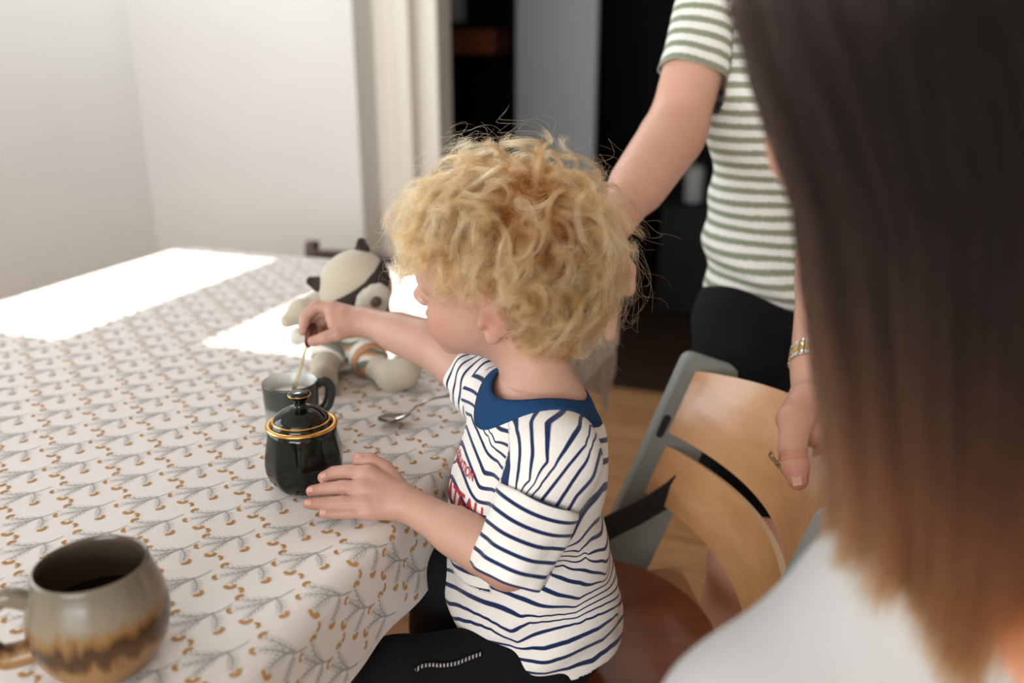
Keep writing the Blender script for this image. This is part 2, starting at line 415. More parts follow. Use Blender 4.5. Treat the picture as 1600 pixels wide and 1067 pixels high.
def cloth():
    ga = np.arange(OV['a0'], OV['a1'], 0.0075); gb = np.arange(OV['b0'], OV['b1'], 0.0075)
    na, nb = len(ga), len(gb)
    A, B = np.meshgrid(ga, gb, indexing='ij')
    base = drape(np.stack([A.ravel(), B.ravel()], 1))
    i, j = np.meshgrid(np.arange(na - 1), np.arange(nb - 1), indexing='ij'); k = (i * nb + j).ravel()
    quads = np.stack([k, k + 1, k + nb + 1, k + nb], 1)
    V = [base]; Q = [quads]; MI = [np.zeros(len(quads), int)]; cnt = len(base)
    # one sprig, in local metres: x to the right, y away
    strips = []; blobs = []
    def stroke(pts, w0, w1, mi):
        pts = np.array(pts); t = np.gradient(pts, axis=0); t /= np.linalg.norm(t, axis=1)[:, None] + 1e-9
        nn = np.stack([-t[:, 1], t[:, 0]], 1); ww = np.linspace(w0, w1, len(pts))[:, None]
        l, r = pts + nn * ww, pts - nn * ww
        for a in range(len(pts) - 1): strips.append((np.array([r[a], r[a + 1], l[a + 1], l[a]]), mi))
    def curve(p, q, bend, n=6):
        p, q = np.array(p), np.array(q); t = np.linspace(0, 1, n)[:, None]; d = q - p; nn = np.array([-d[1], d[0]])
        return p + d * t + nn * bend * 4 * t * (1 - t)
    def feather(cv, s, lw):
        for f in np.linspace(0.2, 0.97, 5):
            i0 = f * (len(cv) - 1); a = int(min(i0, len(cv) - 2)); p = cv[a] + (cv[a + 1] - cv[a]) * (i0 - a)
            d = cv[a + 1] - cv[a]; d /= np.linalg.norm(d); nn = np.array([-d[1], d[0]])
            for sg in (-1, 1):
                tip = p + (d * 0.72 + nn * sg * 0.7) * s * (1.05 - 0.45 * f)
                stroke(curve(p, tip, 0.08 * sg, 3), lw, lw * 0.6, 1)
    tail = np.array([0.026, 0.027]); hub = np.array([0.004, 0.004])
    main = curve(tail, hub, 0.05); stroke(main, 0.0005, 0.0007, 1)
    c1 = curve(hub + [0.008, 0.008], [-0.024, 0.008], 0.10, 8); c2 = curve(hub, [-0.010, -0.022], -0.06, 8); c3 = curve(hub + [0.006, 0.006], [0.021, -0.014], 0.12, 8)
    c4 = curve(hub, [-0.024, -0.008], 0.02, 8)
    for c in (c1, c2, c3, c4): stroke(c, 0.00075, 0.0005, 1); feather(c, 0.0100, 0.00040)
    def flower(p, ang, s=1.0):
        for t in np.linspace(-1.15, 1.15, 5):
            ctr = np.array(p) + 0.0046 * s * np.array([math.cos(ang + t), math.sin(ang + t)])
            th = np.linspace(0, 2 * PI, 8)[:-1][:4 * 2 - 1]
            r = 0.0025 * s
            hexa = np.array([ctr + r * np.array([math.cos(x), math.sin(x)]) for x in np.linspace(0, 2 * PI, 7)[:-1]])
            strips.append((hexa[[0, 1, 2, 3]], 2)); strips.append((hexa[[3, 4, 5, 0]], 2))
    flower([-0.026, 0.011], 2.6, 0.9); flower([-0.010, -0.026], -1.4, 1.1); flower([0.024, -0.016], -0.6, 1.0); flower([-0.029, -0.011], 3.6, 0.8)
    flower([0.002, -0.036], 0.5, 0.8)
    S = np.stack([s for s, _ in strips]); SM = np.array([m for _, m in strips])       # (K,4,2)
    cn, sn = math.cos(TH), math.sin(TH)
    rr = np.random.default_rng(3)
    LA, LB = 0.082, 0.096
    pv = []; pm = []
    for i in range(int((OV['a1'] - OV['a0']) / LA) + 2):
        for j in range(int((OV['b1'] - OV['b0']) / LB) + 2):
            for h in (0, 1):
                a = OV['a0'] + (i + 0.5 * h) * LA; b = OV['b0'] + (j + 0.5 * h) * LB + 0.014 * i * 0.5
                b = OV['b0'] + ((b - OV['b0']) % (OV['b1'] - OV['b0'] + LB))
                x, y = S[..., 0] * 0.92, S[..., 1] * 0.92
                aa = a + x * sn + y * cn; bb = b - x * cn + y * sn
                ok = (aa > OV['a0'] + .004).all(1) & (aa < OV['a1'] - .012).all(1) & (bb > OV['b0'] + .004).all(1) & (bb < OV['b1'] - .012).all(1)
                pv.append(np.stack([aa[ok], bb[ok]], -1)); pm.append(SM[ok])
    pv = np.concatenate(pv); pm = np.concatenate(pm)
    p3 = drape(pv.reshape(-1, 2), 0.0007)
    V.append(p3); Q.append(np.arange(len(p3)).reshape(-1, 4) + cnt); MI.append(pm)
    cl = plain('cream_cotton', 'D8D0C9', 0.85, bump=0.12, scale=500, spec=0.25)
    sg = plain('sage_print', '9DA199', 0.9, spec=0.2); oc = plain('ochre_print', 'BA8A4E', 0.9, spec=0.2)
    o = fast('tablecloth', np.concatenate(V), np.concatenate(Q), [cl, sg, oc])
    o.data.polygons.foreach_set('material_index', np.concatenate(MI).astype(np.int32))
    tag(o, 'cream tablecloth printed with sage sprigs and ochre flowers, spread over the table', 'tablecloth')
cloth()

# ------------------------------------------------------------------ crockery
Z3 = (Vector((1, 0, 0)), Vector((0, 1, 0)), Vector((0, 0, 1)))
M_gold = plain('gold_rim', 'D9A25A', 0.22, 1.0)
M_green = plain('dark_green_glaze', '060B06', 0.13, spec=0.45)
def sugar_bowl():
    c = Vector((-0.247, 0.9525, TZ + 0.001))
    t = thing('sugar_bowl', 'dark green faceted sugar bowl with gold rims, by the toddler\'s hand', 'sugar bowl', c)
    fac = lambda th, z: (math.cos(PI / 10) / math.cos(((th + 0.2) % (PI / 5)) - PI / 10)) if z < 0.066 else 1
    m = MB(); prof = [(0.0, 0.0), (0.030, 0.0), (0.034, 0.002), (0.038, 0.006), (0.043, 0.014), (0.0462, 0.024), (0.0468, 0.034), (0.0455, 0.046), (0.0425, 0.060), (0.0402, 0.070), (0.0398, 0.077), (0.037, 0.0775), (0.036, 0.07), (0.036, 0.01), (0.0, 0.008)]
    m.lathe(c, prof, 80, rmod=lambda th, z: fac(th, z)); m.build('bowl_body', M_green, t)
    m = MB(); m.lathe(c, [(0.0385 + 0.0035 * math.cos(x), 0.0785 + 0.0026 * math.sin(x)) for x in np.linspace(0, 2 * PI, 13)], 64); m.build('gold_rim', M_gold, t)
    lid = MB(); lid.lathe(c, [(0.0, 0.080), (0.036, 0.080), (0.0365, 0.081), (0.033, 0.083), (0.0325, 0.086), (0.030, 0.090), (0.022, 0.0955), (0.014, 0.099), (0.0075, 0.1005), (0.0068, 0.104), (0.0075, 0.108), (0.0105, 0.1115), (0.0128, 0.1145), (0.0125, 0.1175), (0.010, 0.119), (0.0, 0.1195)], 64)
    lo = lid.build('lid', M_green, t)
    for r, z, k in ((0.0330, 0.0845, 0.0014), (0.0127, 0.1155, 0.0009)):
        MB().lathe(c, [(r + k * math.cos(x), z + k * 0.9 * math.sin(x)) for x in np.linspace(0, 2 * PI, 9)], 48).build('gold_line', M_gold, lo)
sugar_bowl()

def cup():
    c = Vector((-0.2995, 1.1126, TZ + 0.001))
    t = thing('espresso_cup', 'small grey stoneware cup with dark rim, spoon standing in it', 'cup', c)
    m = NT('two_tone_glaze'); z = m.n('ShaderNodeSeparateXYZ'); m.link(m.n('ShaderNodeTexCoord').outputs['Object'], z.inputs[0])
    zz = m.math('MULTIPLY', m.math('SUBTRACT', z.outputs[2], TZ), 1 / 0.072)
    zz = m.math('ADD', zz, m.math('MULTIPLY', m.math('SUBTRACT', m.noise(30, 3), 0.5), 0.05))
    m.set(Base_Color=m.ramp(zz, [(0.36, lin('8F8B84')), (0.52, lin('7B7972')), (0.58, lin('3A3E38')), (0.95, lin('32352F'))]), Roughness=0.3)
    inn = plain('pale_glaze', 'C9CBC6', 0.25)
    b = MB(); b.lathe(c, [(0, 0), (0.031, 0), (0.034, 0.002), (0.0350, 0.01), (0.0362, 0.04), (0.0372, 0.068), (0.0368, 0.0705), (0.0355, 0.0707)], 56)
    b.cur = 1; b.lathe(c, [(0.0355, 0.0707), (0.0340, 0.069), (0.033, 0.04), (0.031, 0.006), (0, 0.005)], 56)
    b.build('cup_body', [m.m, inn], t)
    ml = plain('milk_foam', 'E4DED4', 0.5, bump=0.3, scale=120)
    MB().lathe(c, [(0, 0.053), (0.02, 0.0535), (0.0334, 0.053), (0.0334, 0.05), (0, 0.05)], 40).build('milk', ml, t)
    d = Vector((0.93, 0.37, 0)); pts = bez([c + d * 0.035 + Vector((0, 0, 0.060)), c + d * 0.045 + Vector((0, 0, 0.064)), c + d * 0.053 + Vector((0, 0, 0.052)), c + d * 0.048 + Vector((0, 0, 0.030)), c + d * 0.034 + Vector((0, 0, 0.018))], 8)
    MB().tube(pts, 0.006, 12, flat=1.3).build('handle', plain('dark_handle_glaze', '2C302B', 0.3), t)
cup()

def big_mug():
    c = Vector((-0.346, 0.630, TZ + 0.001))
    t = thing('coffee_mug', 'large round stoneware mug with grey and drippy brown glaze, front left', 'mug', c)
    m = NT('drip_glaze'); tc = m.n('ShaderNodeTexCoord').outputs['Object']; z = m.n('ShaderNodeSeparateXYZ'); m.link(tc, z.inputs[0])
    mp = m.n('ShaderNodeMapping'); m.link(tc, mp.inputs[0]); mp.inputs['Scale'].default_value = (60, 60, 9)
    dr = m.noise(1.0, 4, 0.65, mp.outputs[0]); mp3 = m.n('ShaderNodeMapping'); m.link(tc, mp3.inputs[0]); mp3.inputs['Scale'].default_value = (14, 14, 14)
    n2 = m.noise(1.0, 4, 0.6, mp3.outputs[0])
    zz = m.math('MULTIPLY', m.math('SUBTRACT', z.outputs[2], TZ), 1 / 0.098)
    zz = m.math('ADD', zz, m.math('MULTIPLY', m.math('SUBTRACT', dr, 0.5), 0.55))
    zz = m.math('ADD', zz, m.math('MULTIPLY', m.math('SUBTRACT', n2, 0.5), 0.25))
    m.set(Base_Color=m.ramp(zz, [(0.10, lin('8A5F32')), (0.26, lin('8F6A3E')), (0.38, lin('4E331A')), (0.50, lin('3C2814')), (0.60, lin('7E5A30')), (0.70, lin('7E715D')), (0.95, lin('6C6252'))]), Roughness=0.28)
    m.b.inputs['Coat Weight'].default_value = 0.15; m.b.inputs['Coat Roughness'].default_value = 0.06; m.b.inputs['Specular IOR Level'].default_value = 0.4
    inn = plain('dark_brown_glaze', '55473A', 0.25, var=0.2, scale=20)
    b = MB(); b.lathe(c, [(0, 0), (0.034, 0), (0.037, 0.002), (0.045, 0.012), (0.0525, 0.026), (0.0560, 0.042), (0.0555, 0.056), (0.0525, 0.070), (0.0480, 0.083), (0.0450, 0.0935), (0.0447, 0.0960), (0.0430, 0.0970)], 72)
    b.cur = 1; b.lathe(c, [(0.0430, 0.0970), (0.0415, 0.0955), (0.0425, 0.088), (0.049, 0.068), (0.0515, 0.05), (0.047, 0.025), (0.03, 0.008), (0, 0.008)], 72)
    b.build('mug_body', [m.m, inn], t)
    cf = plain('black_coffee', '120A06', 0.06)
    MB().lathe(c, [(0, 0.052), (0.0505, 0.052), (0.0505, 0.049), (0, 0.049)], 48).build('coffee', cf, t)
    d = Vector((-0.93, -0.36, 0)); U = Vector((0, 0, 1))
    pts = bez([c + d * 0.048 + U * 0.072, c + d * 0.066 + U * 0.079, c + d * 0.085 + U * 0.066, c + d * 0.089 + U * 0.045, c + d * 0.076 + U * 0.026, c + d * 0.050 + U * 0.026], 8)
    MB().tube(pts, [0.0085] * 8 + [0.0075] * (len(pts) - 16) + [0.008] * 8, 14, flat=1.35).build('handle', m.m, t)
big_mug()

M_steel = plain('spoon_steel', '9A8C82', 0.16, 1.0)
M_bronze = plain('bronze_spoon', '40241A', 0.38, 1.0)
def spoon(name, label, bowl_c, direction, up, L, hl, w, mat, lift, group=None, hr=0.0028, hmat=None):
    """bowl centre, direction towards the handle, hollow side up"""
    d = Vector(direction).normalized(); u = (Vector(up) - d * Vector(up).dot(d)).normalized(); s = d.cross(u)
    vs = []; nu, nv = 14, 12
    for layer in (0, 1):
        for i in range(nu + 1):
            x = -1 + 2 * i / nu
            hw = w * math.sqrt(max(0, 1 - x * x)) * (1 - 0.18 * x) + (0.0022 if i == nu else 0.0002)
            for j in range(nv + 1):
                y = -1 + 2 * j / nv
                dep = (1 - x * x) * (1 - y * y) * 0.30 * w * 1.4
                vs.append(Vector(bowl_c) + d * (x * L) + s * (y * hw) - u * (dep + layer * 0.0011))
    fs = []; k1 = (nu + 1) * (nv + 1)
    for i in range(nu):
        for j in range(nv):
            a = i * (nv + 1) + j; fs.append((a, a + nv + 1, a + nv + 2, a + 1)); fs.append((a + k1, a + 1 + k1, a + nv + 2 + k1, a + nv + 1 + k1))
    for i in range(nu):
        a = i * (nv + 1); b = a + nv; fs.append((a, a + k1, a + nv + 1 + k1, a + nv + 1)); fs.append((b, b + nv + 1, b + nv + 1 + k1, b + k1))
    t = thing(name, label, 'spoon', bowl_c, group)
    m = MB(); m.add(vs, fs); m.build('spoon_bowl', mat, t)
    pts = bez([Vector(bowl_c) + d * (L * 0.92)] + [Vector(bowl_c) + d * (L + hl * f) + u * z for f, z in lift], 8)
    n = len(pts); MB().tube(pts, [hr * (1 + 1.1 * (i / n) ** 2) for i in range(n)], 10, flat=0.4, up=s).build('spoon_handle', hmat or mat, t)
bc = PZ(616, 650, TZ + 0.012); e = PZ(745, 621, TZ + 0.016)
spoon('table_spoon', 'steel teaspoon lying on the cloth beside the stuffed raccoon\'s foot', bc, (e - bc).normalized(), (-0.35, -0.1, 1), 0.024, 0.10, 0.0155, M_steel, [(0.12, 0.008), (0.35, 0.013), (0.7, 0.010), (1.0, 0.002)])

# dark chair behind the table
def wood_chair():
    c = G(1.88, 1.205, 0)
    t = thing('dining_chair', 'dark walnut dining chair behind the far end of the table', 'chair', c)
    def g(a, b, z): return G(1.88 + a, 1.205 + b, z)
    zt = 0.728
    for b in (-0.17, 0.17):
        MB().tube(bez([g(0.22, b, 0), g(0.19, b, 0.45), g(0.22, b, 0.62), g(0.24, b, zt - .02), g(0.243, b, zt)], 6), [0.018] * 12 + [0.02] * 11 + [0.017, 0.012], 12).build('back_post', M_brown, t)
        MB().tube([g(-0.2, b, 0), g(-0.2, b, 0.42)], 0.018, 12).build('leg', M_brown, t)
    MB().gbox(1.88 - 0.22, 1.88 + 0.2, 1.205 - 0.19, 1.205 + 0.19, 0.42, 0.45, 0.01).build('seat', M_brown, t)
    for z, h in ((0.685, 0.02), (0.62, 0.02)):
        pts = bez([g(0.225, -0.17, z), g(0.25, 0, z), g(0.225, 0.17, z)], 8); MB().tube(pts, 0.022, 12, flat=0.4, up=(0, 0, 1)).build('back_rail', M_brown, t)
wood_chair()

# things in the room beyond the doorway
def hall():
    def ray_at(px, a, z):           # where the view to column px crosses the plane a
        u = (px - 800) / F; py = 150; v = (533.5 - py) / F
        r = Vector((u, cp + sp * v, 0)); k = a / r.dot(NV); return (r * k).dot(EV)
    b1, b0 = ray_at(806, 5.0, 0), ray_at(930, 5.0, 0)
    t = thing('hall_door_leaf', 'pale grey tall door standing in the dark room beyond', 'door', G(5.0, (b0 + b1) / 2, 0))
    MB().gbox(5.0, 5.05, b0, b1, 0.01, 2.3, 0.004).build('door_leaf', M_grey, t, False)
    
    b1, b0 = ray_at(690, 5.6, 0) + .12, ray_at(722, 5.6, 0)
    o = MB().gbox(5.6, 5.7, b0, b1, 1.40, 2.5, 0.004).build('wall_cabinet', M_grey, None, False); tag(o, 'pale grey cabinet edge high beyond the door frame', 'cabinet')
    b1, b0 = ray_at(690, 5.2, 0) + .2, ray_at(772, 5.2, 0)
    o = MB().gbox(5.2, 5.5, b0, b1, 1.20, 1.345, 0.01).build('wooden_shelf', wood('red_shelf_wood', '7A3F22', '94522E', (6, 6, 1), 0.4, 0.2), None, False); tag(o, 'dark reddish wooden shelf in the unlit room beyond', 'shelf')
    c = G(4.4, ray_at(1094, 4.4, 0), 0)
    lc = thing('low_cabinet', 'low dark cabinet in the unlit room, carrying the pale canister', 'cabinet', c)
    MB().gbox(4.2, 4.7, ray_at(1094, 4.4, 0) - .35, ray_at(1094, 4.4, 0) + .12, 0, 0.52, .004).build('cabinet_body', M_dark, lc, False)
    c = c + Vector((0, 0, .521))
    t = thing('canister', 'small pale canister glimpsed between the man\'s arm and shirt', 'canister', c)
    MB().lathe(c, [(0, 0), (0.045, 0), (0.048, 0.004), (0.048, 0.15), (0.048, 0.155), (0, 0.155)], 32).build('canister_body', plain('bin_plastic', 'A9B0AC', 0.5), t)
    MB().lathe(c, [(0.050, 0.155), (0.050, 0.165), (0.035, 0.18), (0, 0.183)], 32).build('lid', plain('bin_lid_plastic', '8F9690', 0.4), t)
hall()
# ------------------------------------------------------------------ people
def skin_mat(name, base, red, sss=0.12):
    m = NT(name); t = m.attr('flush')
    nz = m.noise(18, 3); f = m.math('ADD', t, m.math('MULTIPLY', m.math('SUBTRACT', nz, 0.5), 0.35), clamp=True)
    m.set(Base_Color=m.mix(f, lin(base), lin(red)), Roughness=0.48)
    m.b.inputs['Subsurface Weight'].default_value = sss; m.b.inputs['Subsurface Radius'].default_value = (0.012, 0.005, 0.003); m.b.inputs['Subsurface Scale'].default_value = 1.0
    m.b.inputs['Specular IOR Level'].default_value = 0.35
    m.bump(m.noise(420, 2), 0.12, 0.0006); return m.m
def striped(name, light, dark, width, rough=0.9, soft=0.03, heather=0.0):
    m = NT(name); s = m.attr('stripe'); fr = m.math('FRACT', m.math('ADD', s, 0.5)); d = m.math('ABSOLUTE', m.math('SUBTRACT', fr, 0.5))
    if heather:
        mp = m.n('ShaderNodeMapping'); m.link(m.n('ShaderNodeTexCoord').outputs['Object'], mp.inputs[0]); mp.inputs['Scale'].default_value = (1, 1, 1.5)
        d = m.math('ADD', d, m.math('MULTIPLY', m.math('SUBTRACT', m.noise(260, 2, 0.6, mp.outputs[0]), 0.5), heather))
    f = m.math('MULTIPLY', m.math('SUBTRACT', width / 2, d), 1 / soft); f = m.math('ADD', f, 0.5, clamp=True)
    nz = m.noise(350, 3)
    lt = m.ramp(nz, [(0.3, [x * 0.93 for x in lin(light)[:3]] + [1]), (0.7, lin(light))])
    m.set(Base_Color=m.mix(f, lt, lin(dark)), Roughness=rough); m.b.inputs['Specular IOR Level'].default_value = 0.15
    m.b.inputs['Sheen Weight'].default_value = 0.15
    m.bump(m.noise(700, 2), 0.2, 0.0006); return m.m
def near(pts, c, r): return np.exp(-((pts - np.array(c)) ** 2).sum(1) / r ** 2)
def seg_t(pts, a, b):
    a = np.array(a); b = np.array(b); ba = b - a; t = ((pts - a) @ ba) / (ba @ ba); tc = np.clip(t, 0, 1)
    return t, np.linalg.norm(pts - a - tc[:, None] * ba, axis=1)
class Frame:
    def __init__(s, o, f, l, u): s.o = Vector(o); s.f = Vector(f); s.l = Vector(l); s.u = Vector(u); s.ax = (s.f, s.l, s.u)
    def at(s, x, y, z): return s.o + s.f * x + s.l * y + s.u * z
    def loc(s, pts):
        d = np.asarray(pts) - np.array(s.o); return np.stack([d @ np.array(a) for a in s.ax], 1)
def head_frame(o, yaw, pitch, roll):
    """yaw: degrees turned from -x towards +y; pitch: down; roll: left ear down"""
    y, p, r = map(math.radians, (yaw, pitch, roll))
    f = Vector((-math.cos(y) * math.cos(p), math.sin(y) * math.cos(p), -math.sin(p))); l = Vector((-math.sin(y), -math.cos(y), 0)); u = f.cross(l)
    l2 = l * math.cos(r) - u * math.sin(r); u2 = u * math.cos(r) + l * math.sin(r)
    return Frame(o, f, l2, u2)
def sculpt_head(C, H, s=1.0, kid=True):
    A = H.ax; e = lambda c, r, k=0.012, mode='add': C.ell(H.at(*[x * s for x in c]), [x * s for x in r], A, k * s, mode)
    c = lambda p, q, r0, r1, k=0.008, mode='add': C.cap(H.at(*[x * s for x in p]), H.at(*[x * s for x in q]), r0 * s, r1 * s, k * s, mode)
    e((-0.012, 0, 0.030), (0.090, 0.072, 0.078), 0.0)
    e((0.020, 0, -0.030), (0.062, 0.057, 0.062), 0.03)
    e((0.045, 0, 0.035), (0.042, 0.055, 0.045), 0.03)
    for g in (-1, 1):
        e((0.046, g * 0.033, -0.038), (0.033, 0.027, 0.031) if kid else (0.03, 0.022, 0.03), 0.018)
        e((0.090, g * 0.029, 0.004), (0.014, 0.017, 0.011), 0.012, 'cut')
        e((0.0715, g * 0.029, 0.000), (0.0125, 0.0135, 0.0115), 0.003)           # lowered eyelid
        c((0.081, g * 0.016, 0.017), (0.070, g * 0.044, 0.017), 0.0065, 0.005, 0.012)  # brow
        ez = -0.006 if kid else 0
        e((-0.010, g * 0.071, -0.010 + ez), (0.0155, 0.006, 0.024), 0.004)            # ear
        e((-0.014, g * 0.077, -0.006 + ez), (0.0165, 0.0045, 0.0215), 0.003)
        e((-0.008, g * 0.083, -0.007 + ez), (0.0085, 0.0055, 0.0135), 0.003, 'cut')
        e((-0.001, g * 0.079, -0.016 + ez), (0.006, 0.006, 0.006), 0.002, 'cut')
        e((0.002, g * 0.073, -0.012 + ez), (0.005, 0.005, 0.006), 0.003)
        e((-0.008, g * 0.0745, -0.029 + ez), (0.008, 0.005, 0.007), 0.004)
        e((0.088, g * 0.0075, -0.022), (0.0075, 0.006, 0.0055), 0.005)           # nostril wings
    c((0.080, 0, 0.006), (0.097, 0, -0.016), 0.006, 0.0085, 0.010)
    c((0.080, -0.014, -0.0435), (0.0885, 0, -0.0415), 0.004, 0.0058, 0.005); c((0.0885, 0, -0.0415), (0.080, 0.014, -0.0435), 0.0058, 0.004, 0.005)
    c((0.079, -0.011, -0.0505), (0.0855, 0, -0.052), 0.004, 0.006, 0.005); c((0.0855, 0, -0.052), (0.079, 0.011, -0.0505), 0.006, 0.004, 0.005)
    e((0.066, 0, -0.076), (0.019, 0.021, 0.018), 0.016)
def flush_head(pts, H, s=1.0):
    L = H.loc(pts) / s; f = 0.9 * near(L, (0.088, 0, -0.047), 0.013) + 0.35 * near(L, (0.098, 0, -0.018), 0.013)
    for g in (-1, 1): f += 0.45 * near(L, (0.062, g * 0.045, -0.03), 0.026) + 0.55 * near(L, (-0.012, g * 0.077, -0.01), 0.022)
    return f
M_skin = skin_mat('child_skin', 'B6917D', 'A86C5C')
M_skin2 = skin_mat('adult_skin', 'D0A58D', 'B87460')

CH = Vector((0.045, 0.93, 0.51))
child = thing('person', 'curly blond toddler in a navy and white striped t-shirt, seated at the table', 'person', CH)
TF = Frame((0.03, 0.93, 0.7), Vector((-0.975, -0.22, 0)).normalized(), Vector((0.22, -0.975, 0)).normalized(), (0, 0, 1))
SL, EL, WL = Vector((0.045, 0.852, 0.835)), Vector((-0.004, 0.828, 0.722)), P(633, 785, 0.985)
SR, ER, WR = Vector((-0.022, 1.005, 0.845)), P(674, 538, 1.16), P(572, 503, 1.21)
HC = head_frame(P(778, 437, 1.0), 15, 5, 12)
# hand that holds the reversed spoon, and hand that steadies the bowl
HL = dict(palm=[(P(575, 741, .985), .0100), (P(568, 762, .978), .0105), (P(568, 783, .974), .0100), (P(575, 799, .972), .0092)],
          fingers=[[(P(577, 741, .985), .0092), (P(545, 737, .990), .0086), (P(522, 739, .995), .0080), (P(506, 746, .992), .0072)],
                   [(P(572, 764, .976), .0090), (P(537, 761, .978), .0080), (P(508, 764, .982), .0076), (P(487, 767, .983), .0066)],
                   [(P(572, 785, .970), .0088), (P(536, 785, .968), .0078), (P(505, 787, .968), .0074), (P(483, 787, .968), .0064)],
                   [(P(578, 799, .970), .0080), (P(548, 801, .966), .0068), (P(523, 802, .964), .0064), (P(506, 802, .964), .0056)]],
          thumb=[(P(618, 760, .995), .0135), (P(600, 733, 1.000), .0105), (P(578, 719, 1.000), .0088), (P(559, 717, .998), .0070)])
HR = dict(palm=[(P(520, 484, 1.215), .0115), (P(521, 496, 1.205), .0115), (P(524, 508, 1.198), .0105), (P(532, 516, 1.195), .0095)],
          fingers=[[(P(520, 482, 1.215), .0100), (P(494, 478, 1.215), .0086), (P(477, 494, 1.212), .0078), (P(474, 517, 1.208), .0068)],
                   [(P(521, 490, 1.225), .0095), (P(500, 486, 1.232), .0082), (P(484, 499, 1.232), .0076), (P(482, 516, 1.226), .0066)],
                   [(P(524, 500, 1.228), .0090), (P(508, 500, 1.240), .0078), (P(498, 512, 1.238), .0072), (P(500, 524, 1.228), .0064)],
                   [(P(532, 508, 1.225), .0082), (P(522, 512, 1.238), .0072), (P(513, 520, 1.236), .0066), (P(512, 528, 1.226), .0058)]],
          thumb=[(P(548, 512, 1.200), .0130), (P(526, 522, 1.188), .0098), (P(507, 528, 1.184), .0086), (P(489, 533, 1.186), .0074)])
def sculpt_hand(C, W, Hd, rw):
    for fg in Hd['fingers']: C.chain([p for p, _ in fg], [r for _, r in fg], 0.0016)
    mid = sum((p for p, _ in Hd['palm']), Vector()) / 4
    for i, (p, r) in enumerate(Hd['palm']):
        q = W.lerp(mid, 0.15) + (p - mid) * 0.35; C.cap(q, p, rw * 0.8, r, 0.007)
    for a, b in zip(Hd['palm'][:-1], Hd['palm'][1:]): C.cap(a[0].lerp(W, .3), b[0].lerp(W, .3), a[1], b[1], 0.006)
    C.chain([p for p, _ in Hd['thumb']], [r for _, r in Hd['thumb']], 0.0022)
def child_body():
    C = Clay((-.33, .76, .50), (.17, 1.26, 1.13), 0.0019)
    C.ell(TF.at(0.0, 0, 0.085), (.066, .082, .095), TF.ax, 0); C.ell((.025, .93, .66), (.078, .082, .11), TF.ax, .03); C.ell((.045, .93, .575), (.08, .09, .06), TF.ax, .03)
    C.cap(SL, SR, .036, .034, .03)
    nb = Vector((.034, .934, .855)); C.cap(nb, HC.at(-0.028, 0, -0.055), .043, .038, .02)
    C.cap(nb + Vector((.01, 0, 0)), SL, .036, .032, .025); C.cap(nb + Vector((.01, 0, 0)), SR, .036, .030, .025)
    C.chain([SL, EL, WL], [.033, .0285, .0195], .010); C.cap(EL.lerp(WL, .25), EL.lerp(WL, .5), .028, .0255, .012)
    C.chain([SR, ER, WR], [.033, .0285, .0205], .012); C.cap(ER.lerp(WR, .1), ER.lerp(WR, .5), .0275, .026, .012)
    sculpt_hand(C, WL, HL, .0185); sculpt_hand(C, WR, HR, .0185)
    # nails read as small flat steps at the finger ends
    sculpt_head(C, HC)
    p, q = C.mesh(); p = relax(p, q, 2)
    fl = flush_head(p, HC)
    for Hd in (HL, HR):
        for fg in Hd['fingers'] + [Hd['thumb']]:
            fl += 0.55 * near(p, fg[-1][0], .011) + 0.28 * near(p, fg[1][0], .009) + 0.22 * near(p, fg[2][0], .007)
        for c, _ in Hd['palm']: fl += 0.15 * near(p, c, .012)
    fl += 0.25 * near(p, EL, .03) + 0.15
    return fast('body', p, q, M_skin, child, {'flush': np.clip(fl, 0, 1)})
child_body()
def nails(Hd, ups, mat, par, r=0.0028):
    for fg, up in zip(Hd['fingers'] + [Hd['thumb']], ups):
        a, b = fg[-2][0], fg[-1][0]; d = (b - a).normalized(); n = Vector(up); n = (n - d * n.dot(d)).normalized(); s = d.cross(n)
        m = MB(); m.box(b - d * fg[-1][1] * .05 + n * fg[-1][1] * .96, (r * 1.15, r, .0006), (d, s, n), .0006); m.build('fingernail', mat, par)
M_nail = plain('fingernail', 'CB9A86', 0.3)
nails(HL, [(0, -.75, .65)] * 4 + [(0, -.5, .85)], M_nail, child)

# --- the t-shirt
def ring_cut(p, c, n, r):
    """True for points kept outside a cylinder of radius r about axis n above c"""
    d = p - np.array(c); n = np.array(n) / np.linalg.norm(n); h = d @ n; rad = np.linalg.norm(d - h[:, None] * n, axis=1)
    return ~((rad < r) & (h > -0.03))
def rbf(ctrl, vals, p, lam=1.5e-3):
    c = np.array(ctrl); v = np.array(vals, float); K = np.linalg.norm(c[:, None] - c[None], axis=2); n = len(c)
    A = np.block([[K + lam * np.eye(n), np.c_[np.ones(n), c]], [np.c_[np.ones(n), c].T, np.zeros((4, 4))]])
    w = np.linalg.solve(A, np.r_[v, np.zeros(4)])
    out = np.empty(len(p))
    for i in range(0, len(p), 20000):
        x = p[i:i + 20000]; out[i:i + 20000] = np.linalg.norm(x[:, None] - c[None], axis=2) @ w[:n] + w[n] + x @ w[n + 1:]
    return out
M_tee = striped('breton_stripe', 'DED8D0', '14264A', 0.27, soft=0.05)
NECK_C = Vector((.031, .932, .872)); NECK_N = Vector((.06, -.03, 1)).normalized()
def pix(p):
    """pixel of a place"""
    r = Vector(p) - Vector((0, 0, CZ)); d = r.y * cp - r.z * sp; return (800 + F * r.x / d, 533.5 - F * (r.y * sp + r.z * cp) / d)
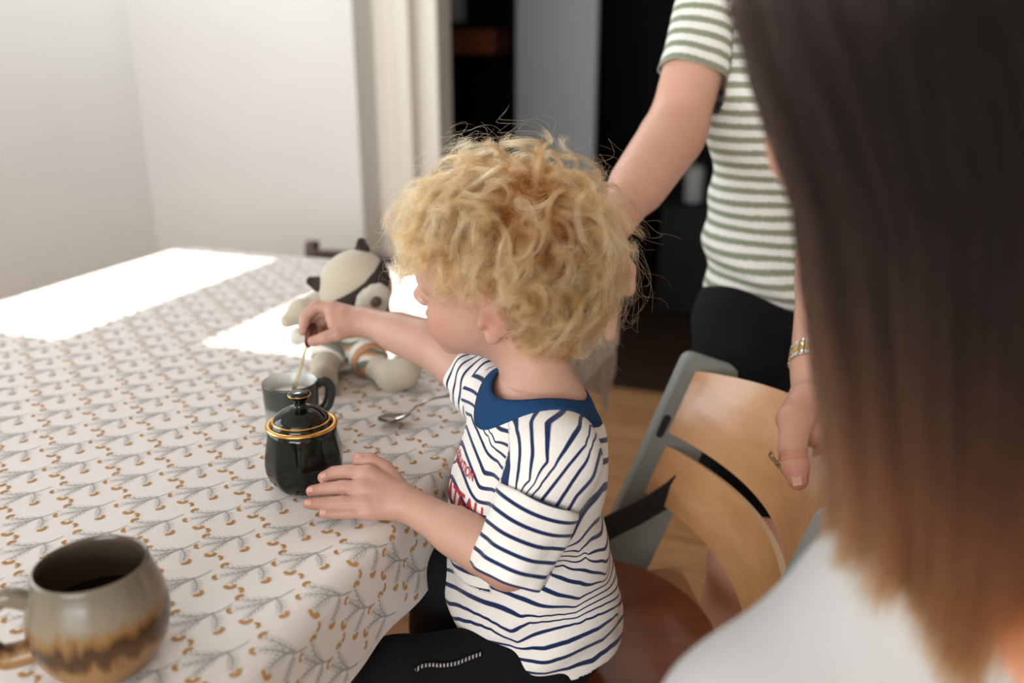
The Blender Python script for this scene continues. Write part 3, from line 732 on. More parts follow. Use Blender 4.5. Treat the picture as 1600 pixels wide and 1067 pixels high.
TRACE_BACK = [
 (0, [(905, 667), (882, 704), (860, 737), (835, 770), (812, 800)]), (-1, [(855.5, 662), (855, 722)]),
 (1, [(924, 667), (914, 696), (887, 728), (851, 774), (831, 804)]),
 (2, [(930, 677), (916, 718), (894, 750), (865, 796), (846, 818)]),
 (3, [(936, 706), (924, 745), (899, 774), (875, 818), (868, 850)]),
 (4, [(942, 760), (933, 774), (911, 794), (892, 818), (884, 845)]),
 (5, [(948, 800), (925, 818), (903, 846)]), (6, [(955, 818), (925, 843), (906, 862)]), (7, [(960, 845), (942, 858), (920, 866)]),
 (8, [(960, 880), (937, 876), (916, 872)]), (9, [(945, 896), (902, 890), (880, 884)]),
 (10, [(940, 908), (922, 912), (885, 906), (853, 895)]), (11, [(940, 916), (905, 934), (870, 927), (836, 915), (800, 905)]),
 (12, [(940, 925), (899, 948), (856, 945), (842, 943), (804, 932), (720, 890)]),
 (13, [(688, 900), (718, 922), (758, 942), (816, 961), (842, 961), (882, 960), (899, 957), (940, 934)]),
 (14, [(684, 903), (695, 932), (741, 958), (799, 984), (827, 971), (865, 970), (899, 965), (942, 942)]),
 (15, [(684, 946), (724, 964), (770, 981), (807, 1004), (842, 990), (896, 974), (945, 952)]),
 (16, [(700, 978), (735, 990), (781, 1004), (810, 1015), (850, 1012), (885, 1000), (928, 980), (968, 950)]),
 (17, [(735, 1002), (770, 1018), (810, 1030), (850, 1031), (885, 1022), (942, 1000), (965, 975)]),
 (18, [(750, 1020), (790, 1040), (850, 1050), (885, 1048), (925, 1035), (965, 1000)]),
 (19, [(827, 1060), (885, 1066), (925, 1057)]),
 (-2, [(831, 660), (833, 706), (828, 750)]), (-3, [(809, 674), (814, 700), (812, 726), (806, 770)]), (-4, [(795, 690), (797, 730), (788, 775)])]
TRACE_FRONT = [
 (-1, [(750, 623), (758, 660), (775, 690)]), (0, [(742, 635), (755, 665), (774, 700)]), (1, [(738, 650), (746, 670), (760, 702), (780, 721)]), (2, [(730, 667), (741, 696), (758, 738), (777, 745)]),
 (3, [(722, 691), (736, 726), (750, 760), (775, 768)]), (4, [(716, 718), (733, 762), (746, 782), (768, 789)]), (5, [(708, 745), (726, 787), (745, 803), (765, 810)]),
 (6, [(702, 770), (720, 808), (745, 828)]), (7, [(695, 800), (715, 832)]), (8, [(690, 830), (712, 856)]), (9, [(686, 855), (710, 880)]), (10, [(686, 880), (700, 895)])]
def child_shirt():
    C = Clay((-.14, .76, .50), (.19, 1.11, .93), 0.0024)
    C.ell(TF.at(0.0, 0, 0.088), (.079, .094, .104), TF.ax, 0)
    C.ell((.020, .932, .655), (.098, .099, .115), TF.ax, .03)
    C.ell((.032, .93, .585), (.099, .107, .085), TF.ax, .03)
    C.cap(SL, SR, .044, .041, .03); C.cap(SL, SL.lerp(EL, .5), .045, .044, .02); C.ell(TF.at(.024, -.01, .04), (.078, .084, .10), TF.ax, .03)
    C.cap((.034, .934, .835), (.034, .934, .850), .060, .045, .03)
    p, q = C.mesh(); p = relax(p, q, 4)
    n = normals(p, q); pflat = p.copy()
    # gathers: folds that fan from the armpit and pile up above the hem
    L = TF.loc(p)
    amp = np.clip((0.80 - p[:, 2]) / 0.2, 0.10, 1) * 0.0068
    along = p[:, 2] * 1.0 + 0.45 * L[:, 0] + 0.02 * np.sin(L[:, 1] * 30)
    fold = np.sin(along * 95 + 2.2 * vnoise(p, 14, 3)) * 0.55 + vnoise(p, 34, 5) * 1.3
    amp = amp * np.clip((np.linalg.norm(p - np.array(NECK_C), axis=1) - .070) / .03, 0, 1)
    fold += 0.8 * np.exp(-((L[:, 0] + 0.012 + .3 * (p[:, 2] - .8)) / 0.008) ** 2) * (p[:, 2] > 0.70)
    p = p + n * (amp * fold)[:, None]
    fx = np.clip((0.62 - p[:, 2]) / 0.07, 0, 1)        # the hem swings out a little at the back
    p = p - np.outer(fx * 0.004, np.array(TF.f))
    ok = ring_cut(p, NECK_C, NECK_N, 0.066) & (p[:, 2] > 0.556 - 0.10 * L[:, 0] + 0.006 * np.sin(L[:, 1] * 22 + L[:, 0] * 13))
    for a, b, r, te in ((SL, EL, .047, .5), (SR, ER, .040, .25)):
        t, dd = seg_t(p, a, b); ok &= ~((t > te) & (dd < r) & (L[:, 1] * (1 if te > .3 else -1) > (.098 if te > .3 else 0)))
    bvh = BVHTree.FromPolygons([Vector(v) for v in p], [tuple(x) for x in q]); bvf = BVHTree.FromPolygons([Vector(v) for v in pflat], [tuple(x) for x in q])
    def field(traces, extra):
        cs, vs = [], []
        for s, pts in traces:
            dense = []
            for a, b in zip(pts[:-1], pts[1:]):
                m = max(1, int(math.hypot(b[0] - a[0], b[1] - a[1]) / 14)); dense += [(a[0] + (b[0] - a[0]) * k / m, a[1] + (b[1] - a[1]) * k / m) for k in range(m)]
            for x, y in dense + [pts[-1]]:
                hit = bvf.ray_cast(Vector((0, 0, CZ)), (P(x, y, 1.0) - Vector((0, 0, CZ))).normalized())[0]
                if hit is not None: cs.append(tuple(hit)); vs.append(s)
        for c, s in extra: cs.append(tuple(c)); vs.append(s)
        return cs, vs
    far = [(TF.at(x, y, z - 0.7), (0.86 - z) / 0.0165 - 1) for z in (.56, .62, .68, .74, .80, .86) for x, y in ((-.09, -.06), (-.03, -.1), (.05, -.09), (.1, -.03))]
    cb = field(TRACE_BACK, far); cf = field(TRACE_FRONT, [(c, s) for c, s in far if TF.loc([c])[0, 0] > 0])
    pflat = pflat[np.unique(q[ok[q].all(1)])]; p, q = keep(p, q, ok)
    sb = rbf(*cb, pflat); sf = rbf(*cf, pflat); L = TF.loc(pflat)
    # the fold that parts the chest from the shoulder
    a0, a1 = np.array(PIXHIT(bvh, 796, 668)), np.array(PIXHIT(bvh, 774, 800))
    sidek = (p[:, 2] - a1[2]) / (a0[2] - a1[2]); lx = TF.loc([a0, a1])[:, 0]
    edge = lx[1] + (lx[0] - lx[1]) * np.clip(sidek, 0, 1.2)
    front = (L[:, 0] > edge) & (p[:, 2] > .672)
    o = fast('t_shirt', p, q, M_tee, child, {'stripe': np.where(front, sf, sb)}, solid=0.0012)
    return o, bvh
def PIXHIT(bvh, x, y):
    h = bvh.ray_cast(Vector((0, 0, CZ)), (P(x, y, 1.0) - Vector((0, 0, CZ))).normalized())[0]
    return h if h is not None else P(x, y, 0.95)
shirt, shirt_bvh = child_shirt()
def sleeve(a, b, t_end, r0, r1, n_ring, label, s0, pitch, tilt):
    """a short sleeve: a loft of rings round the upper arm"""
    d = (b - a).normalized(); up = Vector((0, 0, 1)); x = (up - d * up.dot(d)).normalized(); y = d.cross(x)
    Lg = (b - a).length; verts = []; sv = []; n = 72; m = 34
    for i in range(m + 1):
        t = i / m; h = n_ring + (Lg * t_end - n_ring) * t
        for k in range(n):
            th = 2 * PI * k / n; dirv = x * math.cos(th) + y * math.sin(th)
            r = r0 + (r1 - r0) * t ** 0.8
            if n_ring > 0 and t < .06: r *= .955 + .045 * t / .06
            if t < 0.18 and n_ring < 0: r *= math.sin(max(t, 0.001) / 0.18 * PI / 2) ** 0.45 * 0.12 + 0.88
            wob = 0.0030 * math.sin(th * 3 + t * 4.0 + 1) * t + 0.0022 * math.sin(th * 7 - t * 7) * t + 0.003 * math.exp(-((t - .45) / .1) ** 2) * math.sin(th * 2 + 1)
            hh = h + tilt * math.cos(th) * t
            verts.append(a + d * hh + dirv * (r + wob)); sv.append(s0 + (h + 0.004 * math.sin(th * 2) * (1 - t)) / pitch)
    quads = [(i * n + k, i * n + (k + 1) % n, (i + 1) * n + (k + 1) % n, (i + 1) * n + k) for i in range(m) for k in range(n)]
    o = fast('sleeve', np.array([tuple(v) for v in verts]), np.array(quads)[:, ::-1], M_tee, shirt, {'stripe': np.array(sv)}, solid=0.0012)
    o.matrix_parent_inverse = Matrix.Identity(4); o.location = (0, 0, 0)
    return o
SE = P(795, 900, .925)
sleeve(SL, SE, 1.0, .0475, .0405, .045, None, 0.2, .0150, 0.004)
sleeve(SR, SR + (ER - SR) * 1.0, 0.36, .044, .0400, -.012, None, 0.1, .0105, 0.004)
def collar():
    n = 90; x = Vector((1, 0, 0)); x = (x - NECK_N * x.dot(NECK_N)).normalized(); y = NECK_N.cross(x)
    rows = []
    for w_ in np.linspace(0, 1, 6):
        row = []
        for k in range(n):
            th = 2 * PI * k / n; r = 0.0560 + 0.0175 * w_
            d = x * math.cos(th) + y * math.sin(th)
            pt = NECK_C + d * r + NECK_N * 0.05
            hit = shirt_bvh.ray_cast(pt, -NECK_N)[0]
            z = (hit - NECK_C).dot(NECK_N) if hit is not None else -0.01
            row.append([th, r, z])
        rows.append(row)
    Z = np.array([[c[2] for c in r] for r in rows])
    ker = np.array([1, 2, 3, 4, 3, 2, 1]) / 16
    for i in range(len(rows)): Z[i] = np.convolve(np.r_[Z[i][-3:], Z[i], Z[i][:3]], ker, 'valid')
    base = Z[-1]; vs = []
    for i, w_ in enumerate(np.linspace(0, 1, 6)):
        for k in range(n):
            th, r, _ = rows[i][k]; d = x * math.cos(th) + y * math.sin(th)
            z = Z[i][k] + 0.0030 + (1 - w_) * 0.004 + 0.0012 * math.sin(w_ * PI)
            vs.append(NECK_C + d * r + NECK_N * z)
    quads = [(i * n + k, i * n + (k + 1) % n, (i + 1) * n + (k + 1) % n, (i + 1) * n + k) for i in range(5) for k in range(n)]
    o = fast('collar', np.array([tuple(v) for v in vs]), np.array(quads), plain('navy_rib', '15395F', 0.9, bump=0.3, scale=500, spec=0.2), shirt, solid=0.0022)
    o.matrix_parent_inverse = Matrix.Identity(4)
collar()
def print_text(txt, p_start, p_end, height, dy=0.0):
    """lettering laid on the cloth between two places seen on the chest"""
    cu = bpy.data.curves.new('lettering', 'FONT'); cu.body = txt; cu.size = 1.0; cu.offset = 0.02
    ob = bpy.data.objects.new('lettering_tmp', cu); COL.objects.link(ob); bpy.context.view_layer.update()
    me = ob.to_mesh(); vs = np.array([v.co[:] for v in me.vertices]); fs = [tuple(p.vertices) for p in me.polygons]; ob.to_mesh_clear()
    bpy.data.objects.remove(ob)
    wdt = vs[:, 0].max() - vs[:, 0].min(); x0 = vs[:, 0].min()
    r = (p_end - p_start); Lr = r.length; r.normalize(); n = TF.f * 0.82 + TF.l * 0.57; up = Vector((0, 0, 1)); up = (up - r * up.dot(r)).normalized()
    out = []
    for v in vs:
        q = p_start + r * ((v[0] - x0) / wdt * Lr) + up * (v[1] / 0.7 * height + dy)
        h = shirt_bvh.ray_cast(q + n * 0.08, -n); out.append((h[0] + h[1] * 0.0022) if h[0] is not None else q)
    o = make('print', out, fs, plain('red_print', 'A8202C', 0.8), shirt, False); o.matrix_parent_inverse = Matrix.Identity(4)
print_text('GÉNÉRATION', Vector(PIXHIT(shirt_bvh, 741, 752)) + TF.l * -0.085 + Vector((0, 0, .004)), Vector(PIXHIT(shirt_bvh, 741, 752)), .0105)
print_text('BATEAU', Vector(PIXHIT(shirt_bvh, 755, 822)) + TF.l * -0.10 + TF.f * .012 + Vector((0, 0, .004)), Vector(PIXHIT(shirt_bvh, 755, 822)), .022)

def trousers():
    C = Clay((-.22, .74, .0), (.19, 1.12, .70), 0.004)
    KL, KR = Vector((-.128, .815, .575)), Vector((-.082, .955, .622)); FL, FR = Vector((-.11, .82, .10)), Vector((-.10, 1.0, .10))
    C.ell((.040, .935, .570), (.088, .096, .058), TF.ax, 0)
    C.chain([Vector((.03, .875, .555)), KL, FL], [.055, .046, .040], .02); C.chain([Vector((.03, .985, .578)), KR, FR], [.062, .047, .040], .02)
    p, q = C.mesh(); p = relax(p, q, 2); n = normals(p, q); p = p + n * (0.0025 * vnoise(p, 60, 9) + 0.001)[:, None]
    m = plain('black_jersey', '0D0D0F', 0.9, bump=0.3, scale=300, spec=0.2)
    t = fast('trousers', p, q, m, child)
    pts = [Vector(v) for v in p]; bv = BVHTree.FromPolygons(pts, [tuple(x) for x in q])
    path = [PIXHIT(bv, x, y) + Vector((0, -0.002, 0.002)) for x, y in ((650, 1048), (658, 1042), (672, 1039), (690, 1040), (712, 1037), (735, 1028), (752, 1022))]
    m2 = NT('flecked_cord'); cz = m2.n('ShaderNodeSeparateXYZ'); m2.link(m2.n('ShaderNodeTexCoord').outputs['Object'], cz.inputs[0])
    f = m2.math('GREATER_THAN', m2.math('FRACT', m2.math('MULTIPLY', cz.outputs[0], 260.0)), 0.62); m2.set(Base_Color=m2.mix(f, lin('111113'), lin('A9A59E')), Roughness=.8)
    d = MB().tube(bez(path, 6), 0.0022, 8).build('drawstring', m2.m, child)
    for ft, k in ((FL, 0), (FR, 0)):
        C2 = Clay(ft - Vector((.15, .05, .12)), ft + Vector((.05, .05, .06)), .003)
        C2.chain([ft, ft + Vector((.0, 0, -.06)), ft + Vector((-.085, 0, -.075))], [.030, .027, .020], .02); a, b = C2.mesh(); fast('sock', relax(a, b), b, plain('grey_sock', '8C8C8C', 0.9), child)
trousers()

# --- curls
def hair_mat(name, root, tip, rough=0.35, ior=1.5):
    m = bpy.data.materials.new(name); m.use_nodes = True; t = m.node_tree; t.nodes.clear()
    out = t.nodes.new('ShaderNodeOutputMaterial'); b = t.nodes.new('ShaderNodeBsdfHairPrincipled')
    b.parametrization = 'COLOR'; t.links.new(b.outputs[0], out.inputs[0])
    inf = t.nodes.new('ShaderNodeHairInfo'); rp = t.nodes.new('ShaderNodeValToRGB')
    e = rp.color_ramp.elements; stops = root if isinstance(root, list) else [(0.0, root), (0.8, tip)]
    while len(e) < len(stops): e.new(0.5)
    for el, (p, c) in zip(e, stops): el.position = p; el.color = lin(c)
    t.links.new(inf.outputs['Intercept'], rp.inputs[0])
    hs = t.nodes.new('ShaderNodeHueSaturation'); mr = t.nodes.new('ShaderNodeMapRange'); mr.inputs[3].default_value = 0.7; mr.inputs[4].default_value = 1.25
    t.links.new(inf.outputs['Random'], mr.inputs[0]); at = t.nodes.new('ShaderNodeAttribute'); at.attribute_name = 'tone'; mu = t.nodes.new('ShaderNodeMath'); mu.operation = 'MULTIPLY'; t.links.new(mr.outputs[0], mu.inputs[0]); t.links.new(at.outputs['Fac'], mu.inputs[1]); t.links.new(mu.outputs[0], hs.inputs['Value']); t.links.new(rp.outputs[0], hs.inputs['Color'])
    t.links.new(hs.outputs[0], b.inputs['Color']); b.inputs['Roughness'].default_value = rough; b.inputs['Radial Roughness'].default_value = 0.45; b.inputs['IOR'].default_value = ior
    return m
def child_hair():
    r = np.random.default_rng(5)
    A = np.array([HC.f, HC.l, HC.u]); O = np.array(HC.o)
    ctr = np.array([-.012, 0, .030]); rad = np.array([.090, .073, .079])
    def outside(L):                               # local distance factor from the skull
        return np.linalg.norm((L - ctr) / rad, axis=-1)
    locks = []; tries = 0
    while len(locks) < 760 and tries < 30000:
        tries += 1
        v = r.normal(size=3); v /= np.linalg.norm(v); p = ctr + v * rad * 1.0
        x, y, z = p
        if x > .045: lim = .052 
        elif x > -.004: lim = .052 - (.045 - x) / .049 * .046
        else: lim = -.055 if x > -.03 else -.078
        if abs(y) > .06 and -.028 < x < .012: lim = max(lim, .008)
        if z < lim: continue
        locks.append((p, v / rad / np.linalg.norm(v / rad)))
    S = []; tones = []; M = 30; PER = 50
    crown = np.array([-.050, -.01, .10])
    for p, nrm in locks:
        g = p - crown; g -= nrm * (g @ nrm); gl = np.linalg.norm(g); g = g / gl if gl > 1e-6 else r.normal(size=3)
        flow = g * (0.9 if gl > .03 else .2) + r.normal(size=3) * (0.45 if gl > .03 else .9); flow -= nrm * (flow @ nrm); flow /= np.linalg.norm(flow) + 1e-9
        top = p[2] > .06
        Lg = r.uniform(.065, .115)
        if p[2] < -.01: Lg = r.uniform(.075, .125)
        if p[0] > .035: Lg = r.uniform(.036, .058)
        path = [p.copy()]; d = nrm * 0.8 + flow * 0.6; d /= np.linalg.norm(d); step = Lg / (M - 1)
        lift = r.choice([1.08, 1.16, 1.24, 1.34]) + r.uniform(-.03, .03) + (0.10 if p[0] < -.055 else 0) + (0.12 if top and p[0] < .04 else 0) + (0.12 if gl < .045 else 0)
        if p[0] > .035: lift = min(lift, r.uniform(1.04, 1.12))
        for i in range(M - 1):
            q = path[-1] + d * step; path.append(q)
            k = outside(q); nn = (q - ctr) / rad ** 2; nn /= np.linalg.norm(nn)
            tgt = flow * 0.9 + np.array([0, 0, -0.35]) + nn * (lift - k) * 5.0
            d = d * 0.72 + tgt / (np.linalg.norm(tgt) + 1e-9) * 0.28; d /= np.linalg.norm(d)
        path = np.array(path)
        t = np.linspace(0, 1, M); turns = r.uniform(0.6, 2.0) * (1 if r.random() < .5 else -1); R = r.uniform(.007, .0175); tones.append(r.uniform(.50, 1.28))
        T = np.gradient(path, axis=0); T /= np.linalg.norm(T, axis=1)[:, None]
        # flat curls lie against the head, so most rings are seen face-on
        a = np.cross(T, nrm + r.normal(size=3) * .35); a /= np.linalg.norm(a, axis=1)[:, None]; b = np.cross(T, a)
        R *= .65 if p[0] > .035 else 1; ph0 = r.uniform(0, 6.28); spread = r.uniform(.0009, .0021)
        ph = ph0 + turns * 2 * PI * (t ** 1.5)
        per = PER
        rr = (R * np.minimum(1, t * 1.8))[None, :] * (1 + r.normal(size=(per, 1)) * .09)
        ph2 = ph[None, :] + r.normal(size=(per, 1)) * .10 + r.normal(size=(per, 1)) * .30 * t[None, :] ** 2
        off = r.normal(size=(per, 3)) * spread; rootoff = r.normal(size=(per, 3)) * .0045
        circ = a[None] * (rr * np.cos(ph2))[..., None] + T[None] * (rr * np.sin(ph2))[..., None] * .9 + b[None] * (rr * np.sin(ph2))[..., None] * .35
        st = path[None] + circ - circ[:, :1]
        st = st + rootoff[:, None] * (1 - t)[None, :, None] ** 2 + off[:, None] * (0.5 + 0.7 * t)[None, :, None]
        st = st + (r.normal(size=(per, 3)) * .0022)[:, None] * (t[None, :, None] ** 3)
        S.append(st)
    S = np.concatenate(S)
    t = np.linspace(0, 1, M)
    idx = r.choice(len(S), 2400); fz = S[idx].copy()
    fz += (r.normal(size=(len(fz), 3)) * .012)[:, None] * (t[None, :, None] ** 1.5); nn = (fz - ctr); nn /= np.linalg.norm(nn, axis=2)[..., None]
    fz += nn * (np.abs(r.normal(size=(len(fz), 1, 1))) * .012 * t[None, :, None] ** 1.2)
    L = np.concatenate([S, fz])
    k = outside(L); bad = k < 1.0; L = np.where(bad[..., None], ctr + (L - ctr) / np.maximum(k, 1e-3)[..., None] * 1.01, L)
    # a lock that would hang over the face or the ear is left out
    fz_ = ((L[:, :, 0] > .046) & (L[:, :, 2] < .026)).any(1) | ((L[:, :, 0] > .026) & (L[:, :, 2] < .012)).any(1) | ((L[:, :, 0] > .012) & (L[:, :, 2] < -.012)).any(1)
    ear = ((np.abs(L[:, :, 1]) > .055) & (L[:, :, 0] > -.026) & (L[:, :, 0] < .03) & (L[:, :, 2] < .002)).any(1)
    fwd_ = (L[:, :, 0] > .112).any(1) & (r.random(len(L)) < .85); ear = ear | fwd_
    tn = np.concatenate([np.repeat(tones, PER), np.repeat(tones, PER)[idx]])[~(fz_ | ear)]; L = L[~(fz_ | ear)]
    W = O + L @ A
    hm = hair_mat('blond_hair', '8A5028', 'D3965F', 0.30)
    cap_pts = Clay(HC.o - Vector((.13, .13, .13)), HC.o + Vector((.13, .13, .17)), .003)
    cap_pts.ell(HC.at(*ctr), rad * 1.035, HC.ax, 0); cp_, cq = cap_pts.mesh(); l = HC.loc(cp_)
    lim = np.where(l[:, 0] > .045, .056, np.where(l[:, 0] > -.004, .056 - (.045 - l[:, 0]) / .049 * .046, -.050))
    lim = np.where((np.abs(l[:, 1]) > .055) & (l[:, 0] > -.028) & (l[:, 0] < .012), np.maximum(lim, .020), lim)
    a, b = keep(cp_, cq, l[:, 2] > lim)
    base = fast('hair', a, b, plain('hair_roots', '9C7A52', 0.8, var=0.3, scale=150), child)
    h = hair('curls', W, .0001, .000045, hm, base, tn); h.matrix_parent_inverse = Matrix.Identity(4)
    # eyelashes
    la = []
    for g in (-1, 1):
        for u in np.linspace(-1, 1, 22):
            x0 = np.array([.0838 - .004 * u * u - (.004 if u * g > 0 else 0) * abs(u), g * .029 + u * .0115, -.0035 - .002 * (1 - u * u)])
            tt = np.linspace(0, 1, 6)[:, None]; la.append(x0 + tt * np.array([.0075, u * .003, -.004]) + tt ** 2 * np.array([0.0005, 0, .0035]))
    h2 = hair('eyelashes', O + np.array(la) @ A, .00011, .00004, hair_mat('lash_hair', '7A5433', '9A7850'), child)
child_hair()
# copper spoon held upside down, its handle standing in the cup
sb_ = P(485, 524, 1.186); se = P(461, 603, 1.200)
spoon('held_spoon', 'bronze spoon held head-up in the toddler\'s fingers, its handle dipped in the grey cup', sb_, (se - sb_).normalized(), (-0.55, -0.8, 0.1), 0.018, 0.062, 0.0095, M_bronze, [(0.1, 0.001), (0.5, 0.0), (1.0, 0.0)], hr=0.0021, hmat=plain('brass_handle', '9A8C6C', .35, .9))
# ------------------------------------------------------------------ high chair
def high_chair():
    M_ply = wood('beech_ply', 'B58150', 'C89768', (3, 3, 14), 0.28, 0.35, 3.0)
    M_edge = plain('ply_edge', 'DDBB92', 0.4)
    M_rail = plain('grey_plastic', '7F8480', 0.5, var=0.05, scale=8)
    M_seat = wood('cherry_seat', '5E2E18', '7A4022', (3, 10, 3), 0.3, 0.4, 3.0)
    M_black = plain('black_strap', '0B0B0C', 0.85)
    M_slot = plain('slot_black', '141414', 0.7)
    base = Vector((.12, 1.01, 0))
    t = thing('high_chair', 'beech high chair with grey side rails and curved backrests, behind the toddler', 'high chair', base)
    far_top, near_top = Vector((.258, 1.240, .822)), Vector((.318, .800, .805))
    wdt = (near_top - far_top); wd = Vector((wdt.x, wdt.y, 0)).normalized(); fwd = Vector((wd.y, -wd.x, 0)).normalized()   # fwd: to the front
    if fwd.x > 0: fwd = -fwd
    lean = math.radians(21); up = Vector((-fwd.x * math.sin(lean), -fwd.y * math.sin(lean), math.cos(lean))).normalized()
    wv = up.cross(wd).normalized()
    if wv.dot(fwd) > 0: wv = -wv                   # towards the back of the chair
    Hn = 0.80 / math.cos(lean)
    for top, nm in ((far_top, 'f'), (near_top, 'n')):
        m = MB(); W2, T2 = 0.046, 0.011
        c0 = top + wv * W2
        # rounded board outline in (wv, up), extruded along wd
        out = []
        R = 0.016
        for cx, cy, a0 in ((W2 - R, -R, 0), (-W2 + R, -R, 90)):
            for k in range(7):
                a = math.radians(a0 + 15 * k); out.append((cx + R * math.cos(a), cy + R * math.sin(a)))
        out += [(-W2, -Hn), (W2, -Hn)]
        n = len(out); be = 0.003
        rings = []
        for s_, ins in ((-1, be), (-1 + be / T2, 0), (1 - be / T2, 0), (1, be)):
            cxm = 0; rings.append([c0 + wv * (x * (1 - ins / W2)) + up * (y + (-ins if y > -0.05 else 0)) + wd * (s_ * T2) for x, y in out])
        vs = [q for r_ in rings for q in r_]
        fs = [(i * n + k, i * n + (k + 1) % n, (i + 1) * n + (k + 1) % n, (i + 1) * n + k) for i in range(3) for k in range(n)] + [tuple(reversed(range(n))), tuple(3 * n + k for k in range(n))]
        m.add(vs, fs); ro = m.build('side_rail', M_rail, t, False)
        # dark grip slot
        sc_ = c0 + wv * -0.033 - up * 0.120
        sl = MB(); pts = []
        for k in range(16):
            a = 2 * PI * k / 16; pts.append((0.0065 * math.cos(a), 0.0065 * math.sin(a) + (0.013 if math.sin(a) >= 0 else -0.013)))
        for sgn in (-1, 1):
            sl.add([sc_ + wv * x + up * y + wd * (sgn * (T2 + 0.0004)) for x, y in pts], [tuple(range(16))])
        sl.build('grip_slot', M_slot, ro, False)
        foot = c0 - up * Hn
        MB().box(foot + fwd * -0.13 + Vector((0, 0, .012)), (0.24, T2, 0.016), (fwd, wd, Vector((0, 0, 1))), 0.004).build('floor_runner', M_rail, t, False)
        MB().box(foot + fwd * 0.02 + Vector((0, 0, .03)), (0.05, T2, 0.03), (fwd, wd, Vector((0, 0, 1))), 0.004).build('foot_joint', M_rail, ro, False)
    def slat(name, off, h, bulge, rise, th, round_=0.35, dz=0.0, b2=1.0, ins=.034):
        """curved plywood board between the rails; off = metres below the rail tops"""
        a0 = far_top - up * off + wd * 0.012 + wv * ins; b0 = near_top - up * off - wd * 0.012 + wv * ins
        nu, nv = 40, 10; lay = []
        for sgn in (0, 1):
            for i in range(nu + 1):
                s_ = i / nu; bow = math.sin(PI * s_) ** 0.85
                c = a0.lerp(b0, s_) - fwd * (bow * bulge)
                hh = h * (1 + rise * math.sin(PI * s_))
                for j in range(nv + 1):
                    v = -1 + 2 * j / nv
                    sq = 1 if 0.0 < s_ < 1 else 1
                    c2 = c + up * (v * hh / 2 + dz * math.sin(PI * s_)) - fwd * (bow * b2 * 0.02 * max(v, 0))
                    lay.append(c2 - wv * (th * sgn) )
        k1 = (nu + 1) * (nv + 1); fs = []; mi = []
        for i in range(nu):
            for j in range(nv):
                a = i * (nv + 1) + j; fs += [(a, a + 1, a + nv + 2, a + nv + 1), (a + k1, a + nv + 1 + k1, a + nv + 2 + k1, a + 1 + k1)]; mi += [0, 0]
            a = i * (nv + 1); b = a + nv
            fs += [(a, a + nv + 1, a + nv + 1 + k1, a + k1), (b, b + k1, b + nv + 1 + k1, b + nv + 1)]; mi += [1, 1]
        o = make(name, lay, fs, [M_ply, M_edge], t, True, mi); md = o.modifiers.new('e', 'EDGE_SPLIT'); md.split_angle = 0.9
        return o, (lambda s_, v: a0.lerp(b0, s_) - fwd * (math.sin(PI * s_) ** .85 * bulge) + up * (v * h * (1 + rise * math.sin(PI * s_)) / 2 + dz * math.sin(PI * s_)) - fwd * (math.sin(PI * s_) ** .85 * b2 * 0.02 * max(v, 0)))
    up_o, up_f = slat('backrest', 0.075, 0.105, 0.062, 0.25, 0.011, dz=0.012)
    lo_o, lo_f = slat('backrest', 0.190, 0.084, 0.052, 0.0, 0.011, b2=0.3, ins=.04)
    # seat with a rounded back edge, and the light plywood plate under it
    sc0 = Vector((.078, .998, .505)); m = MB(); pts = []
    for k in range(41):
        a = -PI / 2 + PI * k / 40; pts.append((-0.196 * math.cos(a) * 1.0, 0.196 * math.sin(a)))
    pts += [(0.19, 0.185), (0.20, 0.17), (0.20, -0.17), (0.19, -0.185)]
    n = len(pts)
    rings = [[sc0 + fwd * (x * s_) + wd * (y * s_) + Vector((0, 0, z)) for x, y in pts] for s_, z in ((0.985, -0.016), (1, -0.012), (1, -0.003), (0.985, 0))]
    m.add([q for r_ in rings for q in r_], [(i * n + k, i * n + (k + 1) % n, (i + 1) * n + (k + 1) % n, (i + 1) * n + k) for i in range(3) for k in range(n)] + [tuple(reversed(range(n))), tuple(3 * n + k for k in range(n))])
    m.build('seat', M_seat, t, False)
    MB().box(Vector((.215, 1.06, .455)) , (.075, .155, .007), (fwd, wd, Vector((0, 0, 1))), 0.004).build('seat_support', M_ply, t, False)
    MB().box(Vector((-.02, 1.0, .22)), (.10, .20, .008), (fwd, wd, Vector((0, 0, 1))), 0.004).build('footrest', M_ply, t, False)
    # harness strap
    q0 = P(1046, 772, 1.33); q1 = P(1000, 800, 1.32); q2 = P(940, 832, 1.28)
    MB().tube(bez([q0 + Vector((.02, .0, .02)), q0, q1, q2, q2 + Vector((-.03, -.03, -.03))], 8), 0.018, 10, flat=0.18, up=(0, 0, 1)).build('harness_strap', M_black, t)
    # maker's mark on the upper backrest
    bv = BVHTree.FromPolygons([v.co.copy() for v in up_o.data.vertices], [tuple(p.vertices) for p in up_o.data.polygons])
    def on(x, y):
        o_ = Vector((0, 0, CZ)); return bv.ray_cast(o_, (P(x, y, 1) - o_).normalized())[0]
    a_, b_ = on(1200, 713), on(1227, 745)
    if a_ and b_:
        dr = (b_ - a_).normalized(); mk = plain('burnt_mark', '3A2412', 0.7)
        nb = None
        cu = bpy.data.curves.new('mark', 'FONT'); cu.body = 'Kinderkraft'; cu.size = 1.0
        ob = bpy.data.objects.new('mark_tmp', cu); COL.objects.link(ob); bpy.context.view_layer.update(); me = ob.to_mesh()
        vs = np.array([v.co[:] for v in me.vertices]); fs = [tuple(p.vertices) for p in me.polygons]; ob.to_mesh_clear(); bpy.data.objects.remove(ob)
        L = (b_ - a_).length * 1.2; wdt = vs[:, 0].max() - vs[:, 0].min(); sc_ = L / wdt
        o_ = Vector((0, 0, CZ)); nrm = bv.ray_cast(o_, (a_.lerp(b_, .5) - o_).normalized())[1]
        if nrm.dot(o_ - a_) < 0: nrm = -nrm
        upd = nrm.cross(dr).normalized()
        if upd.z < 0: upd = -upd
